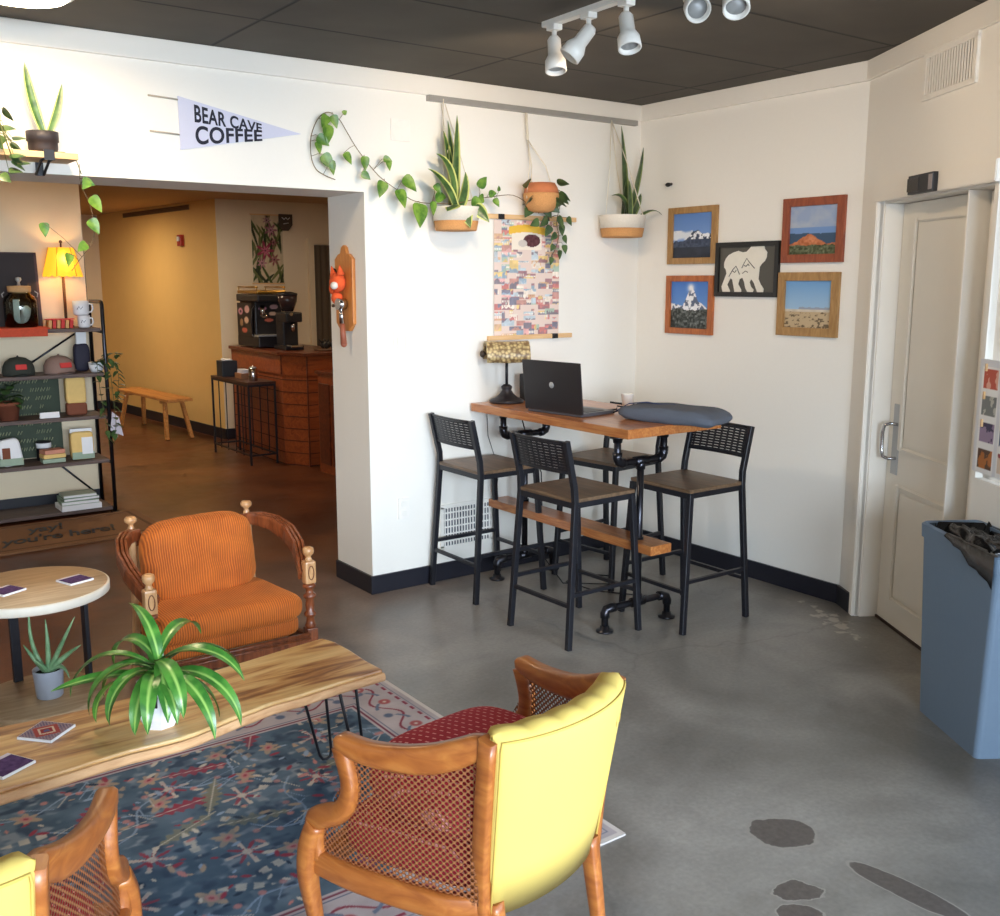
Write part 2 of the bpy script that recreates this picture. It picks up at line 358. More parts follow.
def shademat():
    m, nt, b = newmat('yellow_fabric_lamp_shade')
    b.inputs['Base Color'].default_value = lin((250, 190, 60)); b.inputs['Roughness'].default_value = .9
    b.inputs['Emission Color'].default_value = lin((255, 176, 30)); b.inputs['Emission Strength'].default_value = .75
    return m
SHADE = shademat()
def emit(name, col, s):
    m, nt, b = newmat(name); b.inputs['Base Color'].default_value = lin(col)
    b.inputs['Emission Color'].default_value = lin(col); b.inputs['Emission Strength'].default_value = s
    return m
GLOW = emit('warm_lamp_glow', (255, 240, 214), 6)

# ------------------------------------------------------------------ mesh builder
class MB:
    def __init__(self):
        self.bm = bmesh.new(); self.uv = None; self.mi = 0
    def _f(self, vs, uvs=None, smooth=False):
        try: f = self.bm.faces.new(vs)
        except ValueError: return None
        f.material_index = self.mi; f.smooth = smooth
        if uvs:
            if self.uv is None: self.uv = self.bm.loops.layers.uv.new('UVMap')
            for l, u in zip(f.loops, uvs): l[self.uv].uv = u
        return f
    def box(self, c, s, rot=None, bev=0):
        M = Matrix.Translation(Vector(c))
        if rot is not None: M = M @ (rot.to_matrix().to_4x4() if isinstance(rot, Euler) else rot.to_4x4())
        tmp = bmesh.new(); bmesh.ops.create_cube(tmp, size=1)
        bmesh.ops.scale(tmp, vec=Vector(s), verts=tmp.verts)
        if bev: bmesh.ops.bevel(tmp, geom=tmp.edges[:], offset=min(bev, .45*min(s)), segments=2, affect='EDGES', profile=.6)
        self._merge(tmp, M); return self
    def _merge(self, tmp, M, smooth=None):
        vm = {}
        for v in tmp.verts: vm[v] = self.bm.verts.new(M @ v.co)
        for f in tmp.faces:
            try: g = self.bm.faces.new([vm[v] for v in f.verts]); g.material_index = self.mi; g.smooth = f.smooth if smooth is None else smooth
            except ValueError: pass
        tmp.free()
    def rings(self, rings, close=True, caps=True, smooth=True, uvs=None):
        R_ = [[self.bm.verts.new(p) for p in r] for r in rings]
        n = len(R_[0])
        for i in range(len(R_)-1):
            for j in range(n if close else n-1):
                k = (j+1) % n
                u = None
                if uvs: u = (uvs[i][j], uvs[i][k] if k else uvs[i][j], uvs[i+1][k] if k else uvs[i+1][j], uvs[i+1][j])
                self._f([R_[i][j], R_[i][k], R_[i+1][k], R_[i+1][j]], u, smooth)
        if caps and close:
            self._f(list(reversed(R_[0])), None, False); self._f(R_[-1], None, False)
        return self
    def lathe(self, prof, c=(0, 0, 0), M=None, seg=24, smooth=True):
        # prof: (radius, z)
        M = M or Matrix.Identity(4); c = Vector(c)
        rs = []
        for r, z in prof:
            r = max(r, 1e-5)
            rs.append([M @ (Vector((r*math.cos(2*PI*j/seg), r*math.sin(2*PI*j/seg), z))) + c for j in range(seg)])
        return self.rings(rs, True, True, smooth)
    def cyl(self, p0, p1, r0, r1=None, seg=14):
        r1 = r0 if r1 is None else r1
        p0 = Vector(p0); p1 = Vector(p1); q = (p1-p0).to_track_quat('Z', 'Y').to_matrix()
        a = [p0 + q @ Vector((r0*math.cos(2*PI*j/seg), r0*math.sin(2*PI*j/seg), 0)) for j in range(seg)]
        b = [p1 + q @ Vector((r1*math.cos(2*PI*j/seg), r1*math.sin(2*PI*j/seg), 0)) for j in range(seg)]
        return self.rings([a, b])
    def tube(self, pts, r, seg=8, caps=True):
        pts = [Vector(p) for p in pts]; rs = []
        up = Vector((0, 0, 1)); prev = None
        for i, p in enumerate(pts):
            t = (pts[min(i+1, len(pts)-1)] - pts[max(i-1, 0)]).normalized()
            if prev is None:
                s = t.cross(up)
                if s.length < .1: s = t.cross(Vector((1, 0, 0)))
                s.normalize()
            else:
                s = (prev - t*prev.dot(t)).normalized()
            prev = s; u = s.cross(t)
            rr = r[i] if isinstance(r, (list, tuple)) else r
            rs.append([p + s*rr*math.cos(2*PI*j/seg) + u*rr*math.sin(2*PI*j/seg) for j in range(seg)])
        return self.rings(rs, True, caps)
    def ssweep(self, pts, w, h, up=(0, 0, 1), rnd=.3, sub=4):
        # sweep along a Catmull-Rom curve through the points
        P = [Vector(p) for p in pts]; n = len(P); out = []; ow = []; oh = []
        W_ = w if isinstance(w, (list, tuple)) else [w]*n; H_ = h if isinstance(h, (list, tuple)) else [h]*n
        for i in range(n-1):
            a, b, c, d = P[max(i-1, 0)], P[i], P[i+1], P[min(i+2, n-1)]
            for k in range(sub):
                u = k/sub; out.append(.5*((2*b)+(c-a)*u+(2*a-5*b+4*c-d)*u*u+(3*b-a-3*c+d)*u**3)); ow.append(W_[i]*(1-u)+W_[i+1]*u); oh.append(H_[i]*(1-u)+H_[i+1]*u)
        out.append(P[-1]); ow.append(W_[-1]); oh.append(H_[-1])
        return self.sweep(out, ow, oh, up, rnd, True)
    def sweep(self, pts, w, h, up=(0, 0, 1), rnd=.3, sm=False):
        # rounded-rectangle bar: w across (side), h along 'up'
        pts = [Vector(p) for p in pts]; up = Vector(up); rs = []
        n = len(pts)
        for i, p in enumerate(pts):
            t = (pts[min(i+1, n-1)] - pts[max(i-1, 0)]).normalized()
            u_ = Vector(up[i]) if not isinstance(up[0], float) else up
            s = t.cross(u_).normalized(); u = s.cross(t).normalized()
            ww = (w[i] if isinstance(w, (list, tuple)) else w)/2; hh = (h[i] if isinstance(h, (list, tuple)) else h)/2
            k = 1-rnd
            loop = [(1, -k), (1, k), (k, 1), (-k, 1), (-1, k), (-1, -k), (-k, -1), (k, -1)]
            rs.append([p + s*ww*a + u*hh*b for a, b in loop])
        return self.rings(rs, True, True, sm)
    def prism(self, poly, d, M=None):
        # poly: 2D outline in XY of M, extruded along +Z by d
        M = M or Matrix.Identity(4)
        a = [self.bm.verts.new(M @ Vector((x, y, 0))) for x, y in poly]; b = [self.bm.verts.new(M @ Vector((x, y, d))) for x, y in poly]
        n = len(poly)
        fa = self._f(list(reversed(a))); fb = self._f(b)
        for i in range(n): self._f([a[i], a[(i+1) % n], b[(i+1) % n], b[i]])
        return self
    def cushion(self, c, s, k=4, rot=None, n=14, fn=None):
        tmp = bmesh.new(); bmesh.ops.create_cube(tmp, size=2)
        bmesh.ops.subdivide_edges(tmp, edges=tmp.edges[:], cuts=n, use_grid_fill=True)
        for v in tmp.verts:
            p = v.co; q = (abs(p.x)**k[0] + abs(p.y)**k[1] + abs(p.z)**k[2]) if isinstance(k, tuple) else sum(abs(x)**k for x in p)
            kk = sum(k)/3 if isinstance(k, tuple) else k
            f = q**(-1/kk)
            v.co = p*f
            if fn: v.co = fn(v.co.copy())
            v.co = Vector((v.co.x*s[0]/2, v.co.y*s[1]/2, v.co.z*s[2]/2))
        for f in tmp.faces: f.smooth = True
        M = Matrix.Translation(Vector(c))
        if rot is not None: M = M @ rot.to_matrix().to_4x4()
        self._merge(tmp, M); return self
    def ball(self, c, r, rot=None, seg=12):
        s = (r, r, r) if isinstance(r, (int, float)) else r
        tmp = bmesh.new(); bmesh.ops.create_uvsphere(tmp, u_segments=seg, v_segments=max(6, seg//2+2), radius=1)
        for f in tmp.faces: f.smooth = True
        M = Matrix.Translation(Vector(c))
        if rot is not None: M = M @ rot.to_matrix().to_4x4()
        self._merge(tmp, M @ Matrix.Diagonal((*s, 1))); return self
    def strip(self, path, widths, side=None, fold=.25, twist=0, th=.0015):
        # leaf blade along path; cross-section of 5 verts with a shallow V; given thickness by a second skin
        path = [Vector(p) for p in path]; n = len(path); top = []; uvr = []
        for i, p in enumerate(path):
            t = (path[min(i+1, n-1)] - path[max(i-1, 0)])
            if t.length < 1e-6: t = Vector((0, 0, 1))
            t.normalize()
            s = Vector(side) if side is not None else t.cross(Vector((0, 0, 1)))
            s = s - t*s.dot(t)
            if s.length < 1e-3: s = Vector((1, 0, 0)) - t*t.x
            s.normalize(); nn = s.cross(t).normalized()
            if twist:
                a = twist*i/(n-1); s, nn = s*math.cos(a)+nn*math.sin(a), nn*math.cos(a)-s*math.sin(a)
            w = widths[i]/2
            top.append([(p + s*w*a + nn*w*fold*abs(a), nn) for a in (-1, -.5, 0, .5, 1)])
            uvr.append([(j/4, i/(n-1)) for j in range(5)])
        for sgn in (1, -1):
            R_ = [[self.bm.verts.new(q + nn*th*.5*sgn) for q, nn in row] for row in top]
            for i in range(n-1):
                for j in range(4):
                    vs = [R_[i][j], R_[i][j+1], R_[i+1][j+1], R_[i+1][j]]; us = [uvr[i][j], uvr[i][j+1], uvr[i+1][j+1], uvr[i+1][j]]
                    if sgn < 0: vs.reverse(); us.reverse()
                    self._f(vs, us, True)
        return self
    def build(self, name, mats, parent=None, origin=None, bev=0, weld=False):
        bm = self.bm
        if weld: bmesh.ops.remove_doubles(bm, verts=bm.verts, dist=1e-5)
        if origin is not None: bmesh.ops.translate(bm, vec=-Vector(origin), verts=bm.verts)
        bmesh.ops.recalc_face_normals(bm, faces=bm.faces) if not self.uv else None
        me = bpy.data.meshes.new(name); bm.to_mesh(me); bm.free()
        for m in (mats if isinstance(mats, (list, tuple)) else [mats]): me.materials.append(m)
        o = bpy.data.objects.new(name, me); C.objects.link(o)
        if origin is not None: o.location = origin
        if parent: o.parent = parent
        if bev:
            md = o.modifiers.new('bevel', 'BEVEL'); md.width = bev; md.segments = 2; md.limit_method = 'ANGLE'
        return o

def thing(name, label, cat, loc=(0, 0, 0), rz=0, group=None):
    o = bpy.data.objects.new(name, None); C.objects.link(o); o.empty_display_size = .1
    o.location = loc; o.rotation_euler = (0, 0, rz); o['label'] = label; o['category'] = cat
    if group: o['group'] = group
    return o
def tag(o, label, cat, group=None):
    o['label'] = label; o['category'] = cat
    if group: o['group'] = group
    return o
def struct(o): o['kind'] = 'structure'; return o
def dup(root, loc=None, rz=None, label=None, group=None):
    def rec(o, par):
        c = o.copy(); C.objects.link(c)
        if par: c.parent = par
        for ch in list(o.children): rec(ch, c)
        return c
    r = rec(root, None)
    if loc: r.location = loc
    if rz is not None: r.rotation_euler = (0, 0, rz)
    if label: r['label'] = label
    if group: r['group'] = group
    return r

def painted(name, w, h, nx, ny, fn, M, material, parent=None):
    # flat rectangle w x h in M's XY (origin at its lower left) whose own printed colours come from fn(U, V) -> rgb 0..255
    us = np.linspace(0, 1, nx+1); vs = np.linspace(0, 1, ny+1); U, V = np.meshgrid(us, vs)
    rgb = np.clip(fn(U, V), 0, 255)/255.0
    rgb = np.where(rgb <= .04045, rgb/12.92, ((rgb+.055)/1.055)**2.4)
    co = np.stack([U.ravel()*w, V.ravel()*h, np.zeros(U.size)], 1)
    Mn = np.array(M); co = co @ Mn[:3, :3].T + Mn[:3, 3]
    i = np.arange(nx*ny); r_ = i//nx; c_ = i % nx; a = r_*(nx+1)+c_
    faces = np.stack([a, a+1, a+nx+2, a+nx+1], 1)
    me = bpy.data.meshes.new(name); me.from_pydata(co.tolist(), [], faces.tolist())
    at = me.color_attributes.new('col', 'FLOAT_COLOR', 'POINT')
    at.data.foreach_set('color', np.concatenate([rgb.reshape(-1, 3), np.ones((U.size, 1))], 1).astype(np.float32).ravel())
    me.materials.append(material)
    o = bpy.data.objects.new(name, me); C.objects.link(o)
    if parent: o.parent = parent
    return o
PRINT = vcolmat('printed_picture', .45, .4)
PRINTM = vcolmat('matte_printed_paper', .75, .2)
RUGM = vcolmat('woven_rug_pile', .95, .1, .5)

def vnoise(U, V, s, seed=0, octv=4):
    # smooth value noise with numpy
    out = np.zeros_like(U); amp = 1; tot = 0
    for o in range(octv):
        rs = np.random.RandomState(seed+o*17); g = rs.rand(64, 64)
        x = U*s*(2**o) % 63; y = V*s*(2**o) % 63; xi = x.astype(int); yi = y.astype(int); fx = x-xi; fy = y-yi
        fx = fx*fx*(3-2*fx); fy = fy*fy*(3-2*fy); xj = (xi+1) % 64; yj = (yi+1) % 64
        out += amp*((g[yi, xi]*(1-fx)+g[yi, xj]*fx)*(1-fy) + (g[yj, xi]*(1-fx)+g[yj, xj]*fx)*fy); tot += amp; amp *= .5
    return out/tot
def blend(base, m, col):
    m = np.clip(m, 0, 1)[..., None]; return base*(1-m) + np.array(col, float)*m
def text_mesh(s, size, ext=.001, shear=0, bold=0, spacing=1.0):
    cu = bpy.data.curves.new('lettering', 'FONT'); cu.body = s; cu.size = size; cu.extrude = ext; cu.shear = shear; cu.offset = bold; cu.space_character = spacing
    o = bpy.data.objects.new('lettering', cu); C.objects.link(o)
    dg = bpy.context.evaluated_depsgraph_get(); me = bpy.data.meshes.new_from_object(o.evaluated_get(dg))
    bpy.data.objects.remove(o); return me
def text(name, s, size, M, material, parent, **kw):
    me = text_mesh(s, size, **kw); me.transform(M); me.materials.clear(); me.materials.append(material)
    o = bpy.data.objects.new(name, me); C.objects.link(o); o.parent = parent; return o
def frameM(o, x, y):
    x = Vector(x).normalized(); y = Vector(y).normalized(); z = x.cross(y)
    return Matrix.Translation(Vector(o)) @ Matrix((x, y, z)).transposed().to_4x4()

# ================================================================== THE SETTING
bx = lambda c, s, **k: MB().box(c, s, **k)
def bx2(a, b, **k):
    a = Vector(a); b = Vector(b); return MB().box((a+b)/2, (abs(b.x-a.x), abs(b.y-a.y), abs(b.z-a.z)), **k)
XZ = lambda y: Matrix(((1, 0, 0, 0), (0, 0, -1, y), (0, 1, 0, 0), (0, 0, 0, 1)))   # XY outline -> XZ wall, extruded towards -Y

struct(bx2((-2.4, -2.8, -.12), (6.8, 14.3, 0)).build('floor', FLOOR))
struct(bx2((-2.4, -2.7, 2.675), (4.7, 4.62, 2.76)).build('ceiling', CEIL))
struct(bx2((-2.4, 4.9, 2.47), (6.8, 14.3, 2.56)).build('ceiling', BCEIL))
# back wall of the seating room: solid pier at the right, wide beam over the opening
m = MB(); m.prism([(-2.2, 2.085), (2.474, 2.085), (2.474, 0), (4.5, 0), (4.5, 2.675), (-2.2, 2.675)], .4, XZ(4.969))
struct(m.build('wall_back', WALL))
struct(bx2((4.354, 2.98, 0), (4.5, 4.6, 2.675)).build('wall_right', WALL))
struct(bx2((-2.35, -2.6, 0), (-2.2, 14.2, 2.675)).build('wall_left', WALL))
# diagonal wall with door and shop windows: local s along the wall, n outward
D3 = Vector((-.53, -.848, 0)); N3 = Vector((.848, -.53, 0)); O3 = Vector((4.354, 3.013, 0))
M3 = Matrix.Translation(O3) @ Matrix((D3, N3, Vector((0, 0, 1)))).transposed().to_4x4()
def b3(mb, s0, s1, n0, n1, z0, z1, bev=0):
    t = bmesh.new(); bmesh.ops.create_cube(t, size=1); bmesh.ops.scale(t, vec=(s1-s0, n1-n0, z1-z0), verts=t.verts)
    bmesh.ops.translate(t, vec=((s0+s1)/2, (n0+n1)/2, (z0+z1)/2), verts=t.verts)
    if bev: bmesh.ops.bevel(t, geom=t.edges[:], offset=bev, segments=2, affect='EDGES')
    mb._merge(t, M3); return mb
m = MB()
b3(m, -.02, .2, 0, .2, 0, 2.675); b3(m, .2, 1.16, 0, .2, 2.015, 2.675); b3(m, .945, 1.16, .12, .2, 0, 2.675); b3(m, 1.16, 1.19, 0, .2, 0, 2.675); b3(m, 1.19, 2.4, 0, .2, 0, .9)
b3(m, 1.19, 6.3, 0, .2, 2.3, 2.675); b3(m, 1.19, 6.3, 0, .2, 0, .3); b3(m, 6.1, 6.3, 0, .2, 0, 2.675)
struct(m.build('wall_diagonal', WALL))
m = MB()
for s in (1.19, 2.4, 3.6, 4.85, 6.05): b3(m, s, s+.05, .03, .1, .3 if s > 2 else .9, 2.3)
b3(m, 2.4, 6.1, .03, .1, .3, .36); b3(m, 1.19, 2.4, .03, .1, .9, .95); b3(m, 1.19, 6.1, .03, .1, 2.24, 2.3); b3(m, 2.4, 6.1, -.015, .12, .285, .305)
struct(m.build('trim_1', TRIMP))
wi = 1
for s0, s1 in ((1.24, 2.4), (2.45, 3.6), (3.65, 4.85), (4.9, 6.05)):
    m = MB(); b3(m, s0, s1, .06, .066, .95 if s0 < 2 else .36, 2.24); struct(m.build('window_%d' % wi, GLASS)); wi += 1
# front shop wall behind the camera, with two wide windows
m = MB()
m.box((-2.0, -2.6, 1.34), (.4, .2, 2.675)); m.box((-.5, -2.6, .2), (3.4, .2, .4)); m.box((-.5, -2.6, 2.5), (3.4, .2, .35)); m.box((1.1, -2.6, 1.34), (.4, .2, 2.675)); m.box((-.5, -2.6, 1.34), (.12, .2, 1.94))
struct(m.build('wall_front', WALL))
for x0, x1 in ((-1.8, -.56), (-.44, .9)):
    struct(bx2((x0, -2.56, .4), (x1, -2.554, 2.325)).build('window_%d' % wi, GLASS)); wi += 1

# back room shell
PLAN = lambda pts, z0, z1: MB().prism(pts, z1-z0, Matrix.Translation((0, 0, z0)))
struct(PLAN([(-2.2, 7.75), (1.90, 7.75), (1.90, 7.87), (-2.2, 7.87)], 0, 2.47).build('wall_partition', BWALL))
struct(PLAN([(3.802, 10.18), (3.90, 10.18), (3.63, 13.6), (3.53, 13.6)], 0, 2.47).build('wall_yellow', YWALL))
struct(PLAN([(3.802, 10.176), (6.6, 10.176), (6.6, 10.28), (3.80, 10.28)], 0, 2.47).build('wall_counter', BWALL))
struct(PLAN([(-2.2, 13.6), (3.7, 13.6), (3.7, 13.75), (-2.2, 13.75)], 0, 2.47).build('wall_far', BWALL))
struct(PLAN([(6.5, 4.9), (6.65, 4.9), (6.65, 10.3), (6.5, 10.3)], 0, 2.47).build('wall_east', BWALL))
struct(PLAN([(4.35, 4.9), (6.6, 4.9), (6.6, 4.97), (4.35, 4.97)], 0, 2.47).build('wall_south', BWALL))

# crown boards and baseboards
struct(bx2((-2.2, 4.549, 2.583), (4.354, 4.575, 2.675), bev=.004).build('trim_2', TRIMP))
struct(bx2((4.334, 3.005, 2.583), (4.36, 4.555, 2.675), bev=.004).build('trim_3', TRIMP))
m = MB(); b3(m, 0, 6.1, -.02, .005, 2.583, 2.675, .004); struct(m.build('trim_4', TRIMP))
m = MB(); m.box((3.41, 4.563, .05), (1.9, .014, .099)); m.box((2.468, 4.769, .05), (.014, .41, .099)); struct(m.build('baseboard_back', BASEB, bev=.002))
struct(bx2((4.342, 3.01, 0), (4.358, 4.57, .099)).build('baseboard_right', BASEB, bev=.002))
m = MB(); b3(m, -.0, .165, -.013, .003, 0, .099); struct(m.build('baseboard_diagonal', BASEB))
struct(PLAN([(3.79, 10.16), (3.803, 10.18), (3.531, 13.6), (3.518, 13.6)], 0, .11).build('baseboard_yellow', BASEB))
struct(bx2((3.8, 10.162, 0), (6.5, 10.178, .11)).build('baseboard_counter', BASEB))
struct(bx2((-2.2, 7.736, 0), (1.9, 7.752, .11)).build('baseboard_partition', BASEB))
struct(bx2((-2.2, 13.58, 0), (3.53, 13.602, .11)).build('baseboard_far', BASEB))

# recessed door in the diagonal wall
dr = bpy.data.objects.new('door_1', None); C.objects.link(dr); dr.location = O3 + D3*.57 + N3*.12; struct(dr)
dr.rotation_euler = (0, 0, math.atan2(D3.y, D3.x))
def part3(mb, name, mt, par=None):
    inv = (Matrix.Translation(O3 + D3*.57 + N3*.12) @ M3.to_3x3().to_4x4()).inverted()
    bmesh.ops.transform(mb.bm, matrix=inv, verts=mb.bm.verts); return mb.build(name, mt, par or dr)
m = MB(); b3(m, .217, .927, .105, .145, .012, 2.0, .003); leaf_ = part3(m, 'door_leaf', DOORP)
for i, (z0, z1) in enumerate(((.86, 1.93), (.13, .70))):
    m = MB()
    a, b = .335, .835
    for s0, s1, q0, q1 in ((a, a+.035, z0, z1), (b-.018, b, z0, z1), (a+.035, b-.018, z0, z0+.02), (a+.035, b-.018, z1-.02, z1)):
        b3(m, s0, s1, .092, .106, q0, q1, .005)
    b3(m, a+.05, b-.035, .098, .106, z0+.035, z1-.035, .003)
    part3(m, 'door_panel', DOORP)
m = MB(); b3(m, .268, .332, .1, .106, .74, 1.075, .001); part3(m, 'push_plate', STEEL)
m = MB()
P3 = lambda s, n, z: O3 + D3*s + N3*n + Vector((0, 0, z))
m.tube([P3(.315, .104, .98), P3(.302, .07, .985), P3(.285, .05, .975), P3(.278, .046, .94), P3(.278, .046, .86), P3(.285, .05, .825), P3(.302, .07, .815), P3(.315, .104, .82)], .008, 10)
part3(m, 'door_handle', CHROME)
for z in (1.69, .35):
    m = MB()
    for k in range(4): b3(m, .918, .94, .085, .106, z-.05+k*.026, z-.03+k*.026, .003)
    part3(m, 'hinge', STEEL)
m = MB()
b3(m, .2, .212, .02, .2, 0, 2.0, .001); b3(m, .933, .945, .02, .2, 0, 2.0, .001); b3(m, .2, 1.16, .02, .2, 2.003, 2.015)
b3(m, .165, .2, -.018, .02, 0, 2.01, .004); b3(m, .955, 1.155, .105, .122, 0, 2.0, .004); b3(m, .165, 1.2, -.024, .003, 2.01, 2.092, .004)
struct(m.build('trim_5', TRIMP))
m = MB(); b3(m, .2, .945, .1, .19, 0, .012); struct(m.build('trim_6', DARKP))
# dark-coloured sheet behind the door, standing in for shade in its gaps
m = MB(); b3(m, .2, .945, .185, .2, 0, 2.02); struct(m.build('door_gap_shade', DARKP))
# door ajar beyond the partition and doorway beside the counter
d2 = bx2((1.55, 9.13, .01), (2.245, 9.17, 1.965), bev=.004).build('door_2', DARKP, origin=(1.9, 9.15, 0)); struct(d2)
m = MB(); m.box((1.62, 9.125, 1.0), (.03, .04, .16)); m.cyl((2.19, 9.13, .98), (2.19, 9.085, .98), .012); m.ball((2.19, 9.07, .98), .026); m.build('door_handle', BLACKM, d2, origin=None).matrix_parent_inverse = Matrix.Translation((-1.9, -9.15, 0))
d3 = bpy.data.objects.new('door_3', None); C.objects.link(d3); d3.location = (5.25, 10.17, 0); struct(d3)
m = MB(); m.box((-.42, -.02, 1.02), (.06, .05, 2.04)); m.box((.42, -.02, 1.02), (.06, .05, 2.04)); m.box((0, -.02, 2.07), (.9, .05, .06)); m.build('door_frame', BWALL, d3)
m = MB()
cur = [(-.38+.76*i/40, -.02+.014*math.sin(i*1.7)) for i in range(41)]
m.rings([[Vector((x, y, .03)) for x, y in cur], [Vector((x, y, 2.03)) for x, y in cur]], close=False); m.build('curtain', mat('grey_brown_curtain', (104, 90, 74), .95), d3)

# ================================================================== CEILING AND WALL FIXTURES (seating room)
t = thing('ceiling_light', 'round white ceiling light at the upper left, lit, over the seating area', 'ceiling light', (.83, 4.0, 2.675))
t.scale = (1.15, 1.15, 1)
MB().lathe([(0, 0), (.165, 0), (.17, -.02), (.155, -.035), (.0, -.035)], seg=40).build('housing', WHITEM, t)
MB().lathe([(0, -.036), (.145, -.036), (.13, -.05), (.08, -.056), (0, -.058)], seg=40).build('diffuser', GLOW, t)

t = thing('track_light', 'white ceiling track with five adjustable spotlight heads', 'track light', (2.55, 2.6, 2.675), R(-2))
m = MB(); m.box((0, -.03, -.045), (.036, 1.36, .022), bev=.003); m.box((0, .02, -.017), (.10, .12, .034)); m.build('track', WHITEM, t)
HEADS = [(.59, R(-20), R(-14)), (.38, R(60), R(38)), (.17, R(-20), R(-22)), (-.15, R(-30), R(-58)), (-.34, R(140), R(38))]
for y, az, tl in HEADS:
    m = MB(); m.box((0, y, -.065), (.042, .05, .022), bev=.004); m.cyl((0, y, -.075), (0, y, -.115), .010)
    st = m.build('lamp_mount', WHITEM, t)
    Mx = Matrix.Translation((0, y, -.118)) @ Matrix.Rotation(az, 4, 'Z') @ Matrix.Rotation(tl, 4, 'X')
    m = MB(); m.lathe([(0, .02), (.018, .02), (.026, .008), (.027, -.05), (.033, -.062), (.040, -.075), (.042, -.115), (.037, -.118), (.034, -.105), (.02, -.09), (0, -.085)], M=Mx, seg=24)
    h = m.build('lamp_head', WHITEM, t)
    m = MB(); m.lathe([(0, -.092), (.028, -.098), (.032, -.102), (0, -.1)], M=Mx, seg=20); m.build('reflector', STEEL, h)

o = bx2((2.845, 4.537, 2.555), (4.30, 4.549+.02, 2.583)).build('hanging_rail', GREYM, origin=(3.57, 4.55, 2.56)); tag(o, 'long grey metal rail near the ceiling that the baskets hang from', 'rail')
o = bx2((2.632, 4.561, 2.345), (2.742, 4.569, 2.452), bev=.003).build('blank_cover_plate', PLASW, origin=(2.687, 4.565, 2.4)); tag(o, 'blank white square cover plate high on the white wall', 'wall plate')
t = thing('light_switch', 'white double switch plate on the wall right of the opening', 'switch', (2.682, 4.569, 1.33))
bx((0, -.004, 0), (.112, .008, .118), bev=.003).build('plate', PLASW, t)
for s in (-.024, .024): bx((s, -.011, 0), (.03, .008, .062), bev=.002).build('rocker', WHITEM, t)
t = thing('wall_outlet', 'white electrical outlet low on the wall left of the bar stools', 'outlet', (2.67, 4.569, .444))
bx((0, -.004, 0), (.066, .008, .115), bev=.003).build('plate', PLASW, t)
for s in (-.026, .026): bx((0, -.009, s), (.034, .004, .03), bev=.002).build('socket', WHITEM, t)
t = thing('floor_level_vent', 'white slotted air grille low on the wall behind the left stool', 'vent', (3.08, 4.569, .30))
m = MB(); m.box((0, -.005, .118), (.36, .01, .022)); m.box((0, -.005, -.118), (.36, .01, .022)); m.box((-.17, -.005, 0), (.022, .01, .23)); m.box((.17, -.005, 0), (.022, .01, .23)); m.build('grille_frame', WHITEM, t)
m = MB()
for k in range(17): m.box((-.15+.0188*k, -.006, 0), (.007, .006, .215))
for k in range(5): m.box((0, -.005, -.08+.04*k), (.32, .006, .008))
m.build('slats', PLASW, t); bx((0, -.001, 0), (.33, .002, .22)).build('duct_opening', mat('dark_duct', (70, 74, 84), .9), t)
t = thing('wall_vent', 'white louvred air vent high on the wall above the door', 'vent', tuple(P3(.765, 0, 2.49)), math.atan2(D3.y, D3.x))
m = MB(); m.box((0, -.006, .084), (.43, .014, .022), bev=.003); m.box((0, -.006, -.084), (.43, .014, .022), bev=.003); m.box((-.2, -.006, 0), (.03, .014, .17), bev=.003); m.box((.2, -.006, 0), (.03, .014, .17), bev=.003); m.build('vent_frame', WHITEM, t)
m = MB()
for k in range(17): m.box((-.17+.0212*k, -.006, 0), (.008, .010, .148), rot=Euler((0, 0, .3)))
m.build('louvres', PLASW, t); bx((0, -.001, 0), (.37, .002, .15)).build('duct_opening', mat('grey_duct', (112, 110, 110), .9), t)
t = thing('door_sign_box', 'small black sign box on the white header above the door', 'sign', tuple(P3(.668, -.024, 2.05)), math.atan2(D3.y, D3.x))
bx((0, -.012, 0), (.215, .024, .078), bev=.003).build('case', BLACKP, t)
bx((-.06, -.025, 0), (.10, .002, .055)).build('dark_window', mat('smoked_plastic', (50, 42, 44), .2), t); bx((.09, -.025, 0), (.03, .002, .06)).build('light_strip', mat('grey_strip', (150, 140, 140), .4), t)
o = MB(); o.cyl((4.354, 4.30, 2.205), (4.325, 4.30, 2.2), .008); o.ball((4.325, 4.30, 2.2), (.008, .022, .012)); o = o.build('wall_hook', BLACKP, origin=(4.35, 4.3, 2.2)); tag(o, 'tiny dark hook alone on the white wall left of the pictures', 'hook')

# ---- pictures on the right wall (u runs towards the camera: -Y)
def scene_f1(U, V):
    n = vnoise(U, V, 6, 1); b = np.zeros(U.shape+(3,)) + np.array([92, 132, 196]); b = b + (1-V)[..., None]*np.array([50, 40, 25])
    b = blend(b, (n-.52)*8*(V > .4)*(V < .62)*(U < .5), (225, 232, 240))
    b = blend(b, np.clip(1.6-np.abs(V-.48-.1*U)*16, 0, 1)*(U < .45), (222, 230, 240))
    ridge = .30+.30*np.clip(1-np.abs(U-.66)*1.9, 0, 1) + .07*vnoise(U, V*0, 14, 3)+.05*np.sin(U*15)
    mt = V < ridge; rock = np.array([62, 74, 96])+(vnoise(U, V, 20, 5)[..., None]-.5)*60
    b = np.where(mt[..., None], rock, b)
    b = blend(b, (mt & (V > .42) & (vnoise(U, V, 16, 8) > .53)).astype(float), (236, 240, 246))
    return np.where((V < .25)[..., None], np.array([44, 52, 66])+(n[..., None]-.5)*30, b)
